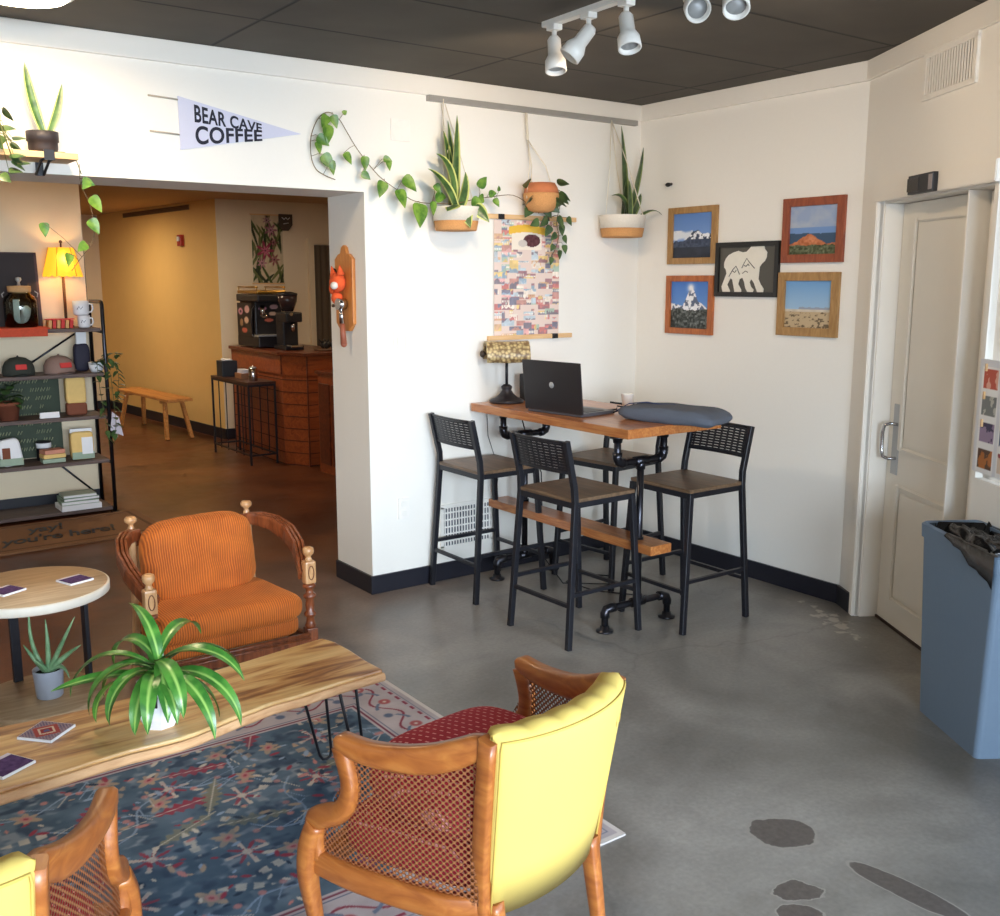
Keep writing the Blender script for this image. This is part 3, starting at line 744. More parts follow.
def scene_f3(U, V):
    b = np.zeros(U.shape+(3,)) + np.array([70, 120, 200]); b = b + (1-V)[..., None]*np.array([60, 50, 20])
    ridge = .42+.33*np.clip(1-np.abs(U-.52)*5, 0, 1)+.12*np.clip(1-np.abs(U-.5)*2.2, 0, 1)+.08*vnoise(U, V*0, 10, 4)+.06*np.cos(U*9)
    sn = vnoise(U, V, 14, 6)
    b = np.where((V < ridge)[..., None], np.where((sn > .5)[..., None], np.array([238, 240, 246]), np.array([96, 108, 134])), b)
    b = blend(b, np.exp(-((U-.52)**2*160+(V-.86)**2*160))*1.2, (240, 240, 244))
    fg = .36+.12*vnoise(U, V*0, 7, 9)
    return np.where((V < fg)[..., None], np.array([72, 78, 76])+(vnoise(U, V, 26, 2)[..., None]-.5)*190, b)
def scene_f2(U, V):
    b = np.zeros(U.shape+(3,)) + np.array([150, 168, 200]); n = vnoise(U, V, 4, 11)
    b = blend(b, (n-.45)*3*(V > .55), (176, 186, 200)); b = blend(b, ((V < .56) & (V > .38)).astype(float)*.7, (98, 140, 200))
    b = np.where((V < .42+.03*vnoise(U, V*0, 12, 3))[..., None], np.array([56, 82, 110]), b)
    rk = (V < .20+.2*np.clip(1-np.abs(U-.42)*2.8, 0, 1)+.05*vnoise(U, V*0, 12, 5)); b = np.where(rk[..., None], np.array([188, 112, 72])+(vnoise(U, V, 18, 4)[..., None]-.5)*90, b)
    return np.where((V < .17+.05*vnoise(U, V*0, 20, 7))[..., None], np.array([84, 92, 64])+(vnoise(U, V, 26, 9)[..., None]-.5)*130, b)
def scene_f4(U, V):
    b = np.zeros(U.shape+(3,)) + np.array([182, 206, 224]); b = b - (V**1.2)[..., None]*np.array([72, 46, 12])
    b = np.where(((V < .42+.04*vnoise(U, V*0, 16, 5)) & (V > .38) & (U > .3))[..., None], np.array([150, 158, 176]), b)
    b = np.where((V < .39)[..., None], np.array([206, 196, 178])+(vnoise(U, V, 10, 5)[..., None]-.5)*40, b)
    g = (V < .34)
    return np.where(g[..., None], np.where((vnoise(U, V*1.6, 16, 8) > .52+.5*V)[..., None], np.array([104, 88, 66]), np.array([190, 168, 134])), b)

def frame(name, label, y0, y1, z0, z1, fw, mt, fn, fwl=None):
    # y0 = left edge (larger y), y1 = right edge
    w = y0-y1; h = z1-z0; fwl = fwl or fw
    t = thing(name, label, 'picture', (4.354, (y0+y1)/2, z0), -PI/2, 'framed pictures on the right wall')
    m = MB()
    for c, s in (((-w/2+fwl/2, -.011, h/2), (fwl, .022, h)), ((w/2-fw/2, -.011, h/2), (fw, .022, h)), ((0, -.011, fw/2), (w-fwl-fw, .022, fw)), ((0, -.011, h-fw/2), (w-fwl-fw, .022, fw))): m.box(c, s, bev=.002)
    m.build('picture_frame', mt, t)
    if fn: painted('photo_print', w-fwl-fw+.004, h-2*fw+.004, 90, 80, fn, frameM((-w/2+fwl-.002, -.008, fw-.002), (1, 0, 0), (0, 0, 1)), PRINT, t)
    return t
frame('framed_photo', 'tan framed photo of a dark snowy mountain, upper left of the five pictures', 4.300, 3.926, 1.744, 2.066, .036, FTAN, scene_f1)
frame('framed_photo', 'orange-brown framed photo of a white snow peak, lower left of the five pictures', 4.302, 3.936, 1.343, 1.679, .034, FORG, scene_f3)
frame('framed_photo', 'dark red framed photo of orange rocks, upper right of the five pictures', 3.472, 3.099, 1.741, 2.066, .042, FRED, scene_f2)
frame('framed_photo', 'tan framed photo of a dry plain, lower right of the five pictures', 3.482, 3.108, 1.366, 1.693, .044, FTAN, scene_f4)
t = frame('framed_bear_art', 'black framed picture of a white bear silhouette with mountains in it, centre of the five', 3.925, 3.487, 1.563, 1.858, .026, mat('black_frame_lacquer', (24, 24, 24), .35), None)
bx((0, -.004, .148), (.39, .008, .245)).build('mount_board', mat('grey_mount_board', (86, 84, 78), .7, nscale=200), t)
BEAR = [(330, 418), (338, 402), (352, 388), (376, 378), (402, 372), (425, 378), (445, 376), (462, 362), (472, 350), (486, 353), (500, 346), (516, 352), (532, 356), (536, 368), (548, 380), (546, 400), (538, 414), (524, 424), (514, 436), (512, 460), (510, 484), (522, 504), (538, 522), (536, 537), (508, 537), (500, 522), (488, 498), (474, 484), (466, 496), (474, 514), (488, 526), (484, 536), (456, 534), (446, 520), (438, 494), (428, 478), (414, 484), (408, 504), (424, 526), (424, 542), (392, 542), (386, 520), (376, 486), (366, 480), (350, 506), (366, 532), (360, 544), (326, 534), (320, 514), (332, 488), (344, 462), (340, 446), (330, 436)]
k = .434/320
BM = frameM((0, -.0085, .147), (1, 0, 0), (0, 0, 1))
MB().prism([((x-448)*k, (446-y)*k) for x, y in BEAR], .003, BM).build('bear_cutout', mat('off_white_paint', (232, 228, 216), .7), t)
m = MB()
for pl in ([(358, 474), (378, 446), (394, 432), (404, 448), (414, 466)], [(378, 452), (388, 458), (396, 448)], [(424, 440), (436, 420), (448, 402), (462, 418), (474, 428), (490, 442)], [(436, 430), (446, 434), (456, 424), (462, 432)], [(428, 462), (444, 452), (456, 458)]):
    m.tube([((x-448)*k, -.0115, .147+(446-y)*k) for x, y in pl], .0022, 6)
m.build('mountain_lines', BLACKP, t)

# ---- picture poster on wooden rails
def poster_fn(U, V):
    rs = np.random.RandomState(5); b = np.zeros(U.shape+(3,)) + np.array([226, 206, 196])
    pal = np.array([(196, 110, 108), (226, 196, 122), (136, 166, 190), (112, 108, 124), (224, 168, 168), (160, 188, 172), (190, 136, 128), (236, 226, 214), (104, 108, 132), (208, 166, 128), (180, 200, 214), (150, 106, 116)])
    for i in range(230):
        x, y = rs.uniform(-.05, .95), rs.uniform(-.02, .98); w = rs.uniform(.05, .2); h = rs.uniform(.02, .075)
        x = round(x*9)/9; y = round(y*22)/22
        m = (U > x+.004) & (U < x+w) & (V > y+.003) & (V < y+h); vv = (V-y)/h; nn = vnoise(U, V, 28, rs.randint(99), 3)
        c = np.where((vv+1.6*(nn-.5) > rs.uniform(.2, .8))[..., None], pal[rs.randint(12)], pal[rs.randint(12)])*(.84+.3*nn[..., None])
        b = np.where(m[..., None], c*.78+np.array([236, 218, 206])*.22, b)
        if rs.rand() < .3: b = np.where((m & (np.abs(vv-.5) < .16) & (np.sin(U*260) > -.2))[..., None], np.array([240, 236, 226]), b)
    # big arched panel with a brown bison-like mound at the top
    arch = (U > .26) & (U < .72) & (V > .75) & (V < .97-.25*(U-.49)**2*4)
    b = np.where(arch[..., None], np.array([236, 226, 210]), b)
    b = np.where(((V > .90-.3*(U-.49)**2) & (V < .965-.3*(U-.49)**2) & (U > .22) & (U < .78))[..., None], np.array([232, 188, 74]), b)
    m1 = ((U-.57)/.13)**2+((V-.83)/.055)**2 < 1; m2 = ((U-.43)/.07)**2+((V-.805)/.03)**2 < 1
    b = np.where(m1[..., None], np.array([92, 58, 62])+(vnoise(U, V, 40, 3)[..., None]-.5)*50, b); b = np.where(m2[..., None], np.array([206, 198, 190]), b)
    return b
t = thing('hanging_poster', 'illustrated collage poster hung from two light wooden rails between the baskets', 'poster', (3.52, 4.569, 1.34))
painted('poster_sheet', .462, .64, 120, 166, poster_fn, frameM((-.255, -.008, .0), (1, 0, 0), (0, 0, 1)), PRINTM, t)
m = MB(); m.box((0, -.012, .655), (.645, .02, .026), bev=.003); m.build('poster_rail', PALEW, t, )
m = MB(); m.box((0.0, -.012, -.005), (.60, .02, .026), bev=.003); m.build('poster_rail', PALEW, t)
for x, z in ((-.215, .655), (.10, .655), (.17, -.005)):
    bx((x, -.014, z), (.04, .026, .028), bev=.002).build('black_clip', BLACKP, t)

# ---- pennant
t = thing('pennant_flag', 'white felt pennant lettered BEAR CAVE COFFEE on the beam', 'pennant', (1.56, 4.569, 2.335))
MB().prism([(0, .114), (.582, 0), (0, -.114)], .006, frameM((0, -.0005, 0), (1, 0, 0), (0, 0, 1))).build('felt_triangle', FELTW, t)
m = MB()
for z in (.098, -.05): m.tube([(0, -.005, z), (-.05, -.007, z+.003), (-.13, -.005, z+.006)], .004, 6)
m.build('tie_strings', mat('grey_string', (176, 166, 150), .9), t)
def pennant_line(s, size, z0, cap, x1, tilt, taper, bold):
    me = text_mesh(s, size, .0006, 0, bold, 1.06); xs = [v.co.x for v in me.vertices]; ys = [v.co.y for v in me.vertices]
    x0, xm = min(xs), max(xs); y0, ym = 0, max(ys)
    for v in me.vertices:
        u = (v.co.x-x0)/(xm-x0); v.co = Vector((.07+u*(x1-.07), -.0075-v.co.z, z0+tilt*u+v.co.y/ym*cap*(1-taper*u)))
    me.materials.clear(); me.materials.append(INK); o = bpy.data.objects.new('lettering', me); C.objects.link(o); o.parent = t
pennant_line('BEAR CAVE', .09, .012, .074, .385, -.020, .50, .0022)
pennant_line('COFFEE', .10, -.085, .080, .385, .040, .42, .0026)

# ---- plaque with ornament and portafilter on the jamb (faces -X)
t = thing('wooden_plaque', 'varnished wooden plaque with an orange felt ornament on the side of the wall', 'plaque', (2.474, 4.775, 1.40), -PI/2)
MB().prism([(-.095, .03), (-.05, -.01), (.05, -.01), (.095, .03), (.098, .36), (.06, .385), (.035, .39), (.022, .42), (0, .432), (-.022, .42), (-.035, .39), (-.06, .385), (-.098, .36)], .02, frameM((0, 0, 0), (1, 0, 0), (0, 0, 1))).build('board', PLAQW, t, bev=.003)
o = MB()
o.ball((-.01, -.05, .24), (.058, .038, .05)); o.cyl((-.05, -.05, .27), (-.065, -.055, .325), .022, .002); o.cyl((.025, -.05, .28), (.03, -.055, .33), .022, .002)
o.ball((-.02, -.05, .16), (.035, .03, .032)); o.ball((-.075, -.045, .21), (.022, .02, .034)); o.build('felt_ornament', ORNO, t)
m = MB(); m.ball((.02, -.085, .225), (.026, .018, .02)); m.build('ornament_face', ORNW, t)
m = MB(); m.ball((-.09, -.03, .285), (.018, .02, .03)); m.build('ornament_button', BLACKP, t)
t2 = thing('coffee_portafilter', 'chrome portafilter with wooden handle hanging head-up on the plaque', 'portafilter', (2.474, 4.775, 1.40), -PI/2)
m = MB(); m.cyl((.03, -.03, .13), (.03, -.075, .13), .03); m.cyl((.03, -.055, .115), (.04, -.055, .03), .011, .014); m.cyl((.0, -.05, .13), (-.07, -.05, .12), .009); m.build('basket_head', CHROME, t2)
m = MB(); m.cyl((.04, -.055, .03), (.052, -.055, -.075), .013, .017); m.ball((.052, -.055, -.075), .017); m.build('handle', COPPER, t2)

# ================================================================== PLANTS
def bez(p0, p1, p2, n=9):
    p0, p1, p2 = Vector(p0), Vector(p1), Vector(p2)
    return [p0*(1-t)**2 + p1*2*t*(1-t) + p2*t*t for t in [i/(n-1) for i in range(n)]]
def sword(mb, base, tip, bow, w, side=(1, 0, 0), fold=.3, n=12):
    mid = (Vector(base)+Vector(tip))/2 + Vector(bow)
    w *= 1.5; ws = [w*v for v in (.55, .7, .85, .95, 1, 1, .97, .9, .78, .6, .38, .02)]
    mb.strip(bez(base, mid, tip, n), ws, side, fold, random.uniform(-.3, .3))
def heart(mb, base, dr, L, W, side=None, fold=.18):
    base = Vector(base); dr = Vector(dr).normalized(); s = Vector(side) if side is not None else None
    droop = Vector((0, 0, -1))*L*.18
    mb.strip([base+dr*L*t+droop*t*t for t in (0, .04, .15, .32, .5, .68, .85, 1)], [W*v for v in (.3, .72, .98, 1, .88, .62, .32, .02)], s, fold)
def vine(t, pts, leaves, lm, r=.0022, name='vine', stemmat=BROWNST):
    m = MB(); P = [Vector(p) for p in pts]
    sm = []
    for i in range(len(P)-1):
        a = P[max(i-1, 0)]; b = P[i]; c = P[i+1]; d = P[min(i+2, len(P)-1)]
        for k in range(4):
            u = k/4; sm.append(.5*((2*b)+(c-a)*u+(2*a-5*b+4*c-d)*u*u+(3*b-a-3*c+d)*u**3))
    sm.append(P[-1]); m.tube(sm, r, 6)
    for (px, pz), ang, L in leaves:
        q = min(sm, key=lambda v: (v.x-px)**2+(v.z-pz)**2)
        base = Vector((px, q.y-random.uniform(.01, .035), pz)); m.tube([q, (q+base)/2+Vector((0, -.01, .006)), base], .0013, 5)
    o = m.build(name, stemmat, t)
    m = MB()
    for (px, pz), ang, L in leaves:
        q = min(sm, key=lambda v: (v.x-px)**2+(v.z-pz)**2)
        base = Vector((px, q.y-.022, pz)); d = Vector((math.cos(ang), random.uniform(-.35, .1), math.sin(ang)))
        heart(m, base, d, L, L*.8, d.cross(Vector((random.uniform(-.35, .35), -1, random.uniform(-.3, .3)))))
    m.build('vine_leaves', lm, t); return o

def basket(t, r, h, seg=36, rb=.86, mid=.42, base=TERRA):
    MB().lathe([(r*rb*.97, 0), (r*rb, .004), (r*(rb+(1-rb)*mid)+.001, h*mid)], seg=seg).build('basket_base', JUTE, t)
    m = MB(); m.lathe([(r*(rb+(1-rb)*mid), h*mid), (r, h), (r*1.02, h+.004), (r*.98, h+.004), (r*.9, h*mid)], seg=seg)
    m.build('basket', ROPEW, t); MB().lathe([(0, h*.8), (r*.95, h*.8), (0, h*.82)], seg=seg).build('soil', SOIL, t)

Yp = 4.45
t = thing('hanging_snake_plant', 'hanging basket of tall snake plant with trailing pothos, left of the poster', 'plant', (2.945, Yp, 1.905), 0)
basket(t, .125, .115)
L_ = lambda x, z, dy=0: (x-2.945, dy, z-1.905)
m = MB()
for tip, bow, w, dy in (((2.955, 2.48), (-.01, 0, 0), .05, .0), ((2.918, 2.455), (.005, 0, 0), .045, .03), ((2.885, 2.40), (.02, 0, .0), .045, .02), ((2.985, 2.20), (.03, 0, -.02), .05, -.03), ((2.815, 2.28), (.055, -.02, .10), .04, -.02), ((2.745, 2.20), (.02, -.02, .05), .045, -.05), ((2.965, 2.33), (.01, 0, 0), .04, .05)):
    sword(m, L_(2.935+random.uniform(-.02, .03), 1.99, dy), L_(*tip, dy), bow, w, (1, .3, 0))
for ba, ti in (((2.93, 2.02), (2.945, 1.92)), ((3.0, 2.03), (3.06, 1.96)), ((2.88, 2.03), (2.80, 2.01))):
    heart(m, L_(*ba, -.09), Vector(L_(*ti, -.14))-Vector(L_(*ba, -.09)), .10, .075, (1, -.4, 0.2))
m.build('foliage', LSNAKE, t)
m = MB()
for x in (-.12, .12): m.tube([(x, 0, .115), (x*.3, .02, .40), (-.015+x*.1, .09, .64)], .0022, 6)
m.tube([(-.0, .12, .115), (-.012, .1, .4), (-.015, .09, .64)], .0022, 6); m.tube([(-.015, .09, .64), (-.015, .088, .665)], .003, 6)
m.build('hanging_cord', CORD, t)
heads = []
vine_pts = [(0.5, .02, .15), (.39, 0.03, .2), (.25, .04, .185), (.12, .0, .165), (0, -.04, .14), (-.09, -.05, .13), (-.215, .04, .14), (-.315, .06, .195), (-.415, .07, .26), (-.515, .085, .372), (-.575, .09, .46), (-.61, .095, .512), (-.665, .095, .54), (-.72, .095, .507), (-.76, .095, .422), (-.763, .095, .33), (-.74, .095, .272), (-.69, .095, .244), (-.642, .09, .228)]
lv = []
for (x, z), a, L in (((2.262, 2.425), -2.2, .06), ((2.29, 2.43), -1.2, .055), ((2.262, 2.385), -1.7, .085), ((2.205, 2.325), -.5, .065), ((2.205, 2.30), -1.4, .05), ((2.232, 2.245), -.9, .075), ((2.27, 2.22), -1.3, .06), ((2.345, 2.26), -1.0, .055), ((2.345, 2.44), .8, .03), ((2.45, 2.25), -1.5, .06), ((2.55, 2.245), -.1, .045), ((2.575, 2.245), -1.3, .05), ((2.43, 2.17), -.5, .05), ((2.545, 2.135), -2.0, .075), ((2.625, 2.10), -1.3, .085), ((2.655, 2.16), -.7, .085), ((2.735, 2.035), -1.75, .11), ((2.785, 2.045), -1.5, .06), ((2.80, 2.13), -1.0, .05), ((2.80, 2.065), .2, .07), ((3.12, 2.08), -2.9, .06), ((3.16, 2.10), .3, .05), ((3.20, 2.08), -1.0, .045), ((3.23, 2.12), 1.6, .035), ((3.02, 2.06), -.4, .08), ((3.08, 2.13), 1.1, .08)):
    lv.append(((x-2.945, z-1.905), a, L))
vine(t, vine_pts, lv, LPOTH)

t = thing('hanging_pothos', 'terracotta and jute basket of pothos hanging above the poster', 'plant', (3.505, Yp, 2.02), 0)
MB().lathe([(.04, 0), (.07, .01), (.092, .05), (.1, .09), (.098, .10)], seg=30).build('jute_cover', JUTE, t)
MB().lathe([(.098, .098), (.09, .13), (.075, .155), (.07, .155), (.08, .12), (0, .12)], seg=30).build('pot', TERRA, t)
m = MB()
for x, y in ((-.1, 0), (.1, 0), (0, .09)): m.tube([(x, y, .07), (x*.55-.01, y*.6+.02, .25), (-.03, .085, .39)], .003, 6)
m.tube([(-.03, .085, .39), (-.035, .087, .47), (-.04, .087, .53)], .007, 6); m.build('macrame_cord', CORD, t)
m = MB()
for i in range(17):
    a = random.uniform(0, 2*PI); r = random.uniform(.05, .10); z = random.uniform(.03, .17)
    b0 = Vector((math.cos(a)*r, min(.06, math.sin(a)*r), z)); heart(m, b0, (math.cos(a), -.3+.4*math.sin(a), random.uniform(-1, .3)), .07, .058, (math.sin(a)+.4, -.2, .4))
m.build('foliage', LPOTHD, t)
vine(t, [(.06, -.04, .13), (.11, -.05, .10), (.13, 0, .03), (.15, .05, -.05), (.175, .06, -.12), (.16, .07, -.19), (.13, .075, -.24)],
     [((.05, -.03), -2.6, .07), ((.12, -.02), -.9, .07), ((.17, -.06), -1.4, .055), ((.20, -.02), -.8, .05), ((.14, -.11), -2.5, .05), ((.19, -.12), -.9, .045), ((.20, -.17), -1.5, .045), ((.13, -.17), -2.2, .04), ((.17, -.2), -1.4, .045), ((.12, -.24), -1.9, .04), ((-.01, -.05), -2.9, .06), ((.09, -.07), -2.2, .06)], LPOTHD)

t = thing('hanging_snake_plant', 'hanging white and tan basket of dark snake plant nearest the room corner', 'plant', (4.11, Yp, 1.90), 0)
basket(t, .138, .12)
m = MB(); L_ = lambda x, z, dy=0: (x-4.11, dy, z-1.90)
for tip, bow, w, dy in (((4.105, 2.53), (.0, 0, 0), .05, .02), ((4.265, 2.42), (.02, 0, -.02), .045, 0), ((4.17, 2.26), (.0, 0, 0), .045, .03), ((3.995, 2.13), (.05, 0, .10), .032, -.03), ((4.235, 2.155), (.02, 0, 0), .04, -.02), ((4.12, 2.22), (-.01, 0, 0), .04, -.04)):
    sword(m, L_(4.14+random.uniform(-.02, .02), 1.985, dy), L_(*tip, dy), bow, w, (1, .3, 0))
m.strip(bez(L_(4.17, 2.0, -.05), L_(4.25, 2.10, -.1), L_(4.335, 2.03, -.1), 8), [.03*v for v in (.5, .8, 1, 1, .9, .7, .4, .05)], (0, 1, .3))
m.build('foliage', LDARK, t)
m = MB()
m.tube([(-.13, 0, .12), (-.07, .04, .40), (-.02, .09, .67)], .0022, 6); m.tube([(.04, -.13, .12), (.01, -.02, .42), (-.02, .09, .67)], .003, 6); m.tube([(.1, .09, .12), (.04, .1, .4), (-.02, .09, .67)], .0022, 6)
m.build('hanging_cord', CORD, t)

# floating shelf on the beam with two pots
t = thing('wall_shelf', 'short pale wooden wall shelf with black bracket on the beam at the left', 'shelf', (.72, 4.569, 2.14))
bx((0, -.10, 0), (.72, .19, .024), bev=.002).build('board', PALEW, t)
m = MB(); m.box((.25, -.005, -.035), (.03, .006, .06)); m.tube([(.235, -.006, -.06), (.235, -.12, -.014), (.235, -.185, -.013)], .006, 6); m.tube([(.265, -.006, -.06), (.265, -.12, -.014), (.265, -.185, -.013)], .006, 6); m.box((.25, -.195, .0), (.04, .006, .04)); m.build('bracket', BLACKM, t)
t = thing('potted_snake_plant', 'two-leaved snake plant in a matte black pot on the wall shelf', 'plant', (.97, 4.47, 2.153))
MB().lathe([(0, 0), (.05, 0), (.056, .02), (.056, .045), (.061, .047), (.061, .085), (.055, .085), (.05, .07), (0, .07)], seg=28).build('pot', mat('matte_black_pot', (40, 36, 42), .6), t)
m = MB(); sword(m, (.01, 0, .07), (-.045, 0, .345), (-.02, 0, -.0), .026); sword(m, (.02, 0, .07), (.09, 0, .28), (.01, 0, -.03), .022); m.build('foliage', LSNAKE, t)
t = thing('potted_trailing_plant', 'dark bushy trailing plant spilling off the left end of the wall shelf', 'plant', (.745, 4.45, 2.153))
MB().lathe([(0, 0), (.045, 0), (.055, .08), (.05, .08), (.045, .07), (0, .07)], seg=24).build('pot', POTW, t)
m = MB(); ms = MB()
for i in range(46):
    a = random.uniform(-PI, .3); r = random.uniform(.03, .11); z = random.uniform(-.13, .17) if i > 20 else random.uniform(.02, .16)
    if z < 0: r = max(r, .08); 
    b0 = Vector((math.cos(a)*r, math.sin(a)*r*(1 if z < .0 else .7), z)); 
    if z < -.0: b0.y = -.105 - random.uniform(0, .03)
    heart(m, b0, (math.cos(a), -.4, random.uniform(-1.2, .2)), .052, .042, (math.sin(a)+.3, .5, .3)); ms.tube([(0, 0, .07), (b0.x*.6, b0.y*.9, max(.10, z*.6+.05)), b0], .0014, 5)
m.build('foliage', LPOTHD, t); ms.build('stems', STEM, t)
t = thing('trailing_pothos_vine', 'thin pothos cutting hanging off the shelf end beside the opening', 'vine', (1.07, 4.45, 2.1))
m = MB(); m.tube([(-.09, -.03, .055), (-.03, -.02, .06), (.02, 0, .03), (.035, 0, -.02)], .002, 6); m.build('stem', STEM, t)
vine(t, [(.03, 0, .02), (.03, 0, -.06), (.06, 0, -.14), (.07, 0, -.22), (.06, 0, -.29), (.0, 0, -.37), (-.03, 0, -.41)], [((.03, -.05), -.1, .05), ((.06, -.045), -2.4, .045), ((.06, -.11), -.9, .065), ((.05, -.20), -1.0, .06), ((.03, -.30), -2.6, .05), ((-.04, -.34), -1.8, .05), ((-.13, -.22), -1.5, .05)], LPOTH, .0015)

# ================================================================== BAR TABLE
t = thing('high_table', 'high wooden bar table on black iron pipe legs with a wooden footrest, in the corner', 'table', (3.3, 3.9, 0))
W = lambda x, y, z: (x-3.3, y-3.9, z)
bx(W(3.41, 3.92, .9625), (.62, 1.26, .045), bev=.004).build('tabletop', TABW, t)
bx(W(3.292, 3.905, .405), (.135, 1.31, .045), bev=.004).build('footrest', TABW, t)
for yc, xa, xb, xc in ((3.395, 3.085, 3.478, 3.285), (4.39, 3.17, 3.55, 3.355)):
    m = MB(); r = .017
    sa, sb = xc-.15, xc+.15
    m.tube([W(sa, yc, .94), W(sa, yc, .84), W(sa+.008, yc, .82), W(sa+.03, yc, .81), W(sb-.03, yc, .81), W(sb-.008, yc, .82), W(sb, yc, .84), W(sb, yc, .94)], r, 14)
    m.tube([W(xc, yc, .81), W(xc, yc, .115)], r, 14)
    m.tube([W(xa, yc+.01, .01), W(xa, yc+.01, .09), W(xa+.008, yc+.01, .108), W(xa+.03, yc, .115), W(xb-.03, yc, .115), W(xb-.008, yc-.01, .108), W(xb, yc-.01, .09), W(xb, yc-.01, .01)], r, 14)
    m.build('pipe_frame', PIPE, t)
    def fit(*paths):
        m = MB()
        for p_ in paths: m.tube(p_, .023, 14)
        m.build('pipe_fitting', PIPE, t)
    for x in (sa, sb):
        s_ = 1 if x == sa else -1
        fit([W(x, yc, .865), W(x, yc, .838), W(x+.008*s_, yc, .82), W(x+.03*s_, yc, .81), W(x+.045*s_, yc, .81)])
    for x, dy in ((xa, .01), (xb, -.01)):
        s_ = 1 if x == xa else -1
        fit([W(x, yc+dy, .07), W(x, yc+dy, .09), W(x+.008*s_, yc+dy, .108), W(x+.03*s_, yc, .115), W(x+.05*s_, yc, .115)])
    fit([W(xc-.04, yc, .81), W(xc+.04, yc, .81)], [W(xc, yc, .81), W(xc, yc, .77)])
    fit([W(xc-.04, yc, .115), W(xc+.04, yc, .115)], [W(xc, yc, .115), W(xc, yc, .155)])
    fit([W(xc, yc, .44), W(xc, yc, .37)])
    for x, dy, z in ((xa, .01, 0), (xb, -.01, 0), (sa, 0, .9), (sb, 0, .9)):
        m = MB()
        if z == 0: m.lathe([(0, 0), (.042, 0), (.042, .008), (.024, .012), (.022, .03), (0, .03)], W(x, yc+dy, 0), seg=20)
        else: m.lathe([(0, .04), (.042, .04), (.042, .032), (.024, .028), (.022, .01), (0, .01)], W(x, yc, .9), seg=20)
        m.build('flange', PIPE, t)

# bar stools: faces local +y
def make_stool(label):
    t = thing('bar_stool', label, 'bar stool', group='bar stools round the high table')
    bx((0, 0, .682), (.40, .38, .018), bev=.004).build('seat', SEATW, t)
    m = MB(); m.box((0, .178, .66), (.385, .022, .026)); m.box((0, -.178, .66), (.385, .022, .026)); m.box((.185, 0, .66), (.022, .36, .026)); m.box((-.185, 0, .66), (.022, .36, .026)); m.build('seat_frame', BLACKM, t)
    for s in (-1, 1):
        m = MB(); m.sweep([(s*.212, .222, 0), (s*.192, .178, .67)], .026, .026, (0., 1., 0.), .15); m.build('leg', BLACKM, t)
        m = MB(); m.sweep([(s*.212, -.225, 0), (s*.193, -.178, .67), (s*.190, -.182, .74), (s*.19, -.232, .955)], .026, .026, (0., 1., 0.), .15); m.build('leg', BLACKM, t)
        m = MB(); m.sweep([(s*.2055, -.207, .25), (s*.2055, .206, .25)], .018, .018, (0., 0., 1.), .15); m.build('stretcher', BLACKM, t)
    m = MB(); m.sweep([(-.206, .208, .20), (.206, .208, .20)], .018, .018, (0., 0., 1.), .15); m.build('stretcher', BLACKM, t)
    m = MB(); m.sweep([(-.206, -.211, .20), (.206, -.211, .20)], .018, .018, (0., 0., 1.), .15); m.build('stretcher', BLACKM, t)
    m = MB()
    def back(u, z): return (u*.182, -.182-.05*(z-.74)/.215-.018*(1-u*u), z)
    for z in (.808, .948): m.tube([back(-1+.25*i, z) for i in range(9)], .007, 8)
    for k in range(10):
        z = .818+.0132*k; m.sweep([back(-1+.25*i, z) for i in range(9)], .006, .0105, (0., 0., 1.), .2)
    for k in range(9):
        u = -.88+.22*k; m.sweep([back(u, .808), back(u, .948)], .012, .003, (0., 1., 0.), .1)
    m.build('backrest', BLACKM, t)
    return t
s0 = make_stool('black bar stool at the back left, between the wall vent and the high table')
s0.location = (3.045, 4.315, 0); s0.rotation_euler = (0, 0, -PI/2)
dup(s0, (3.005, 3.535, 0), -PI/2+.03, 'black bar stool nearest the camera on the left long side of the high table')
dup(s0, (3.578, 3.37, 0), PI/2, 'black bar stool on the right side of the high table, nearest the framed pictures')
dup(s0, (3.735, 4.10, 0), PI/2+.12, 'black bar stool mostly hidden behind the high table, against the far corner')

# things on the table
t = thing('laptop', 'open black laptop seen from behind its lid on the high table', 'laptop', (3.168, 3.905, .985), math.atan2(-.421, .054))
bx((0, .125, .010), (.375, .25, .018), bev=.004).build('laptop_base', mat('grey_laptop_shell', (92, 92, 98), .4, .4), t)
bx((0, .13, .0198), (.33, .13, .002)).build('keyboard', BLACKP, t)
Lr = Euler((R(-7), 0, 0)); Lr = Euler((R(6), 0, 0))
ld = MB().box((0, -.016, .142), (.40, .009, .258), rot=Lr, bev=.004).build('laptop_lid', mat('black_laptop_lid', (38, 34, 36), .38), t)
m = MB(); m.lathe([(0, 0), (.016, 0), (.015, .0018), (0, .0022)], M=Matrix.Translation((.0, -.0215, .15)) @ Matrix.Rotation(PI/2+R(6), 4, 'X'), seg=24); m.build('lid_emblem', STEEL, ld)
t = thing('laptop_cable', 'black cable curling off the laptop towards the grey bag', 'cable', (3.5, 3.7, .985))
m = MB(); m.tube([(-.12, .10, .012), (-.04, .06, .02), (.0, .10, .03), (.04, .02, .02), (.0, -.04, .008), (.06, -.06, .006), (.12, .0, .006)], .004, 8); m.tube([(-.1, .02, .012), (-.02, .0, .03), (.03, .07, .02), (.09, .1, .006)], .003, 8); m.build('cable', BLACKP, t)

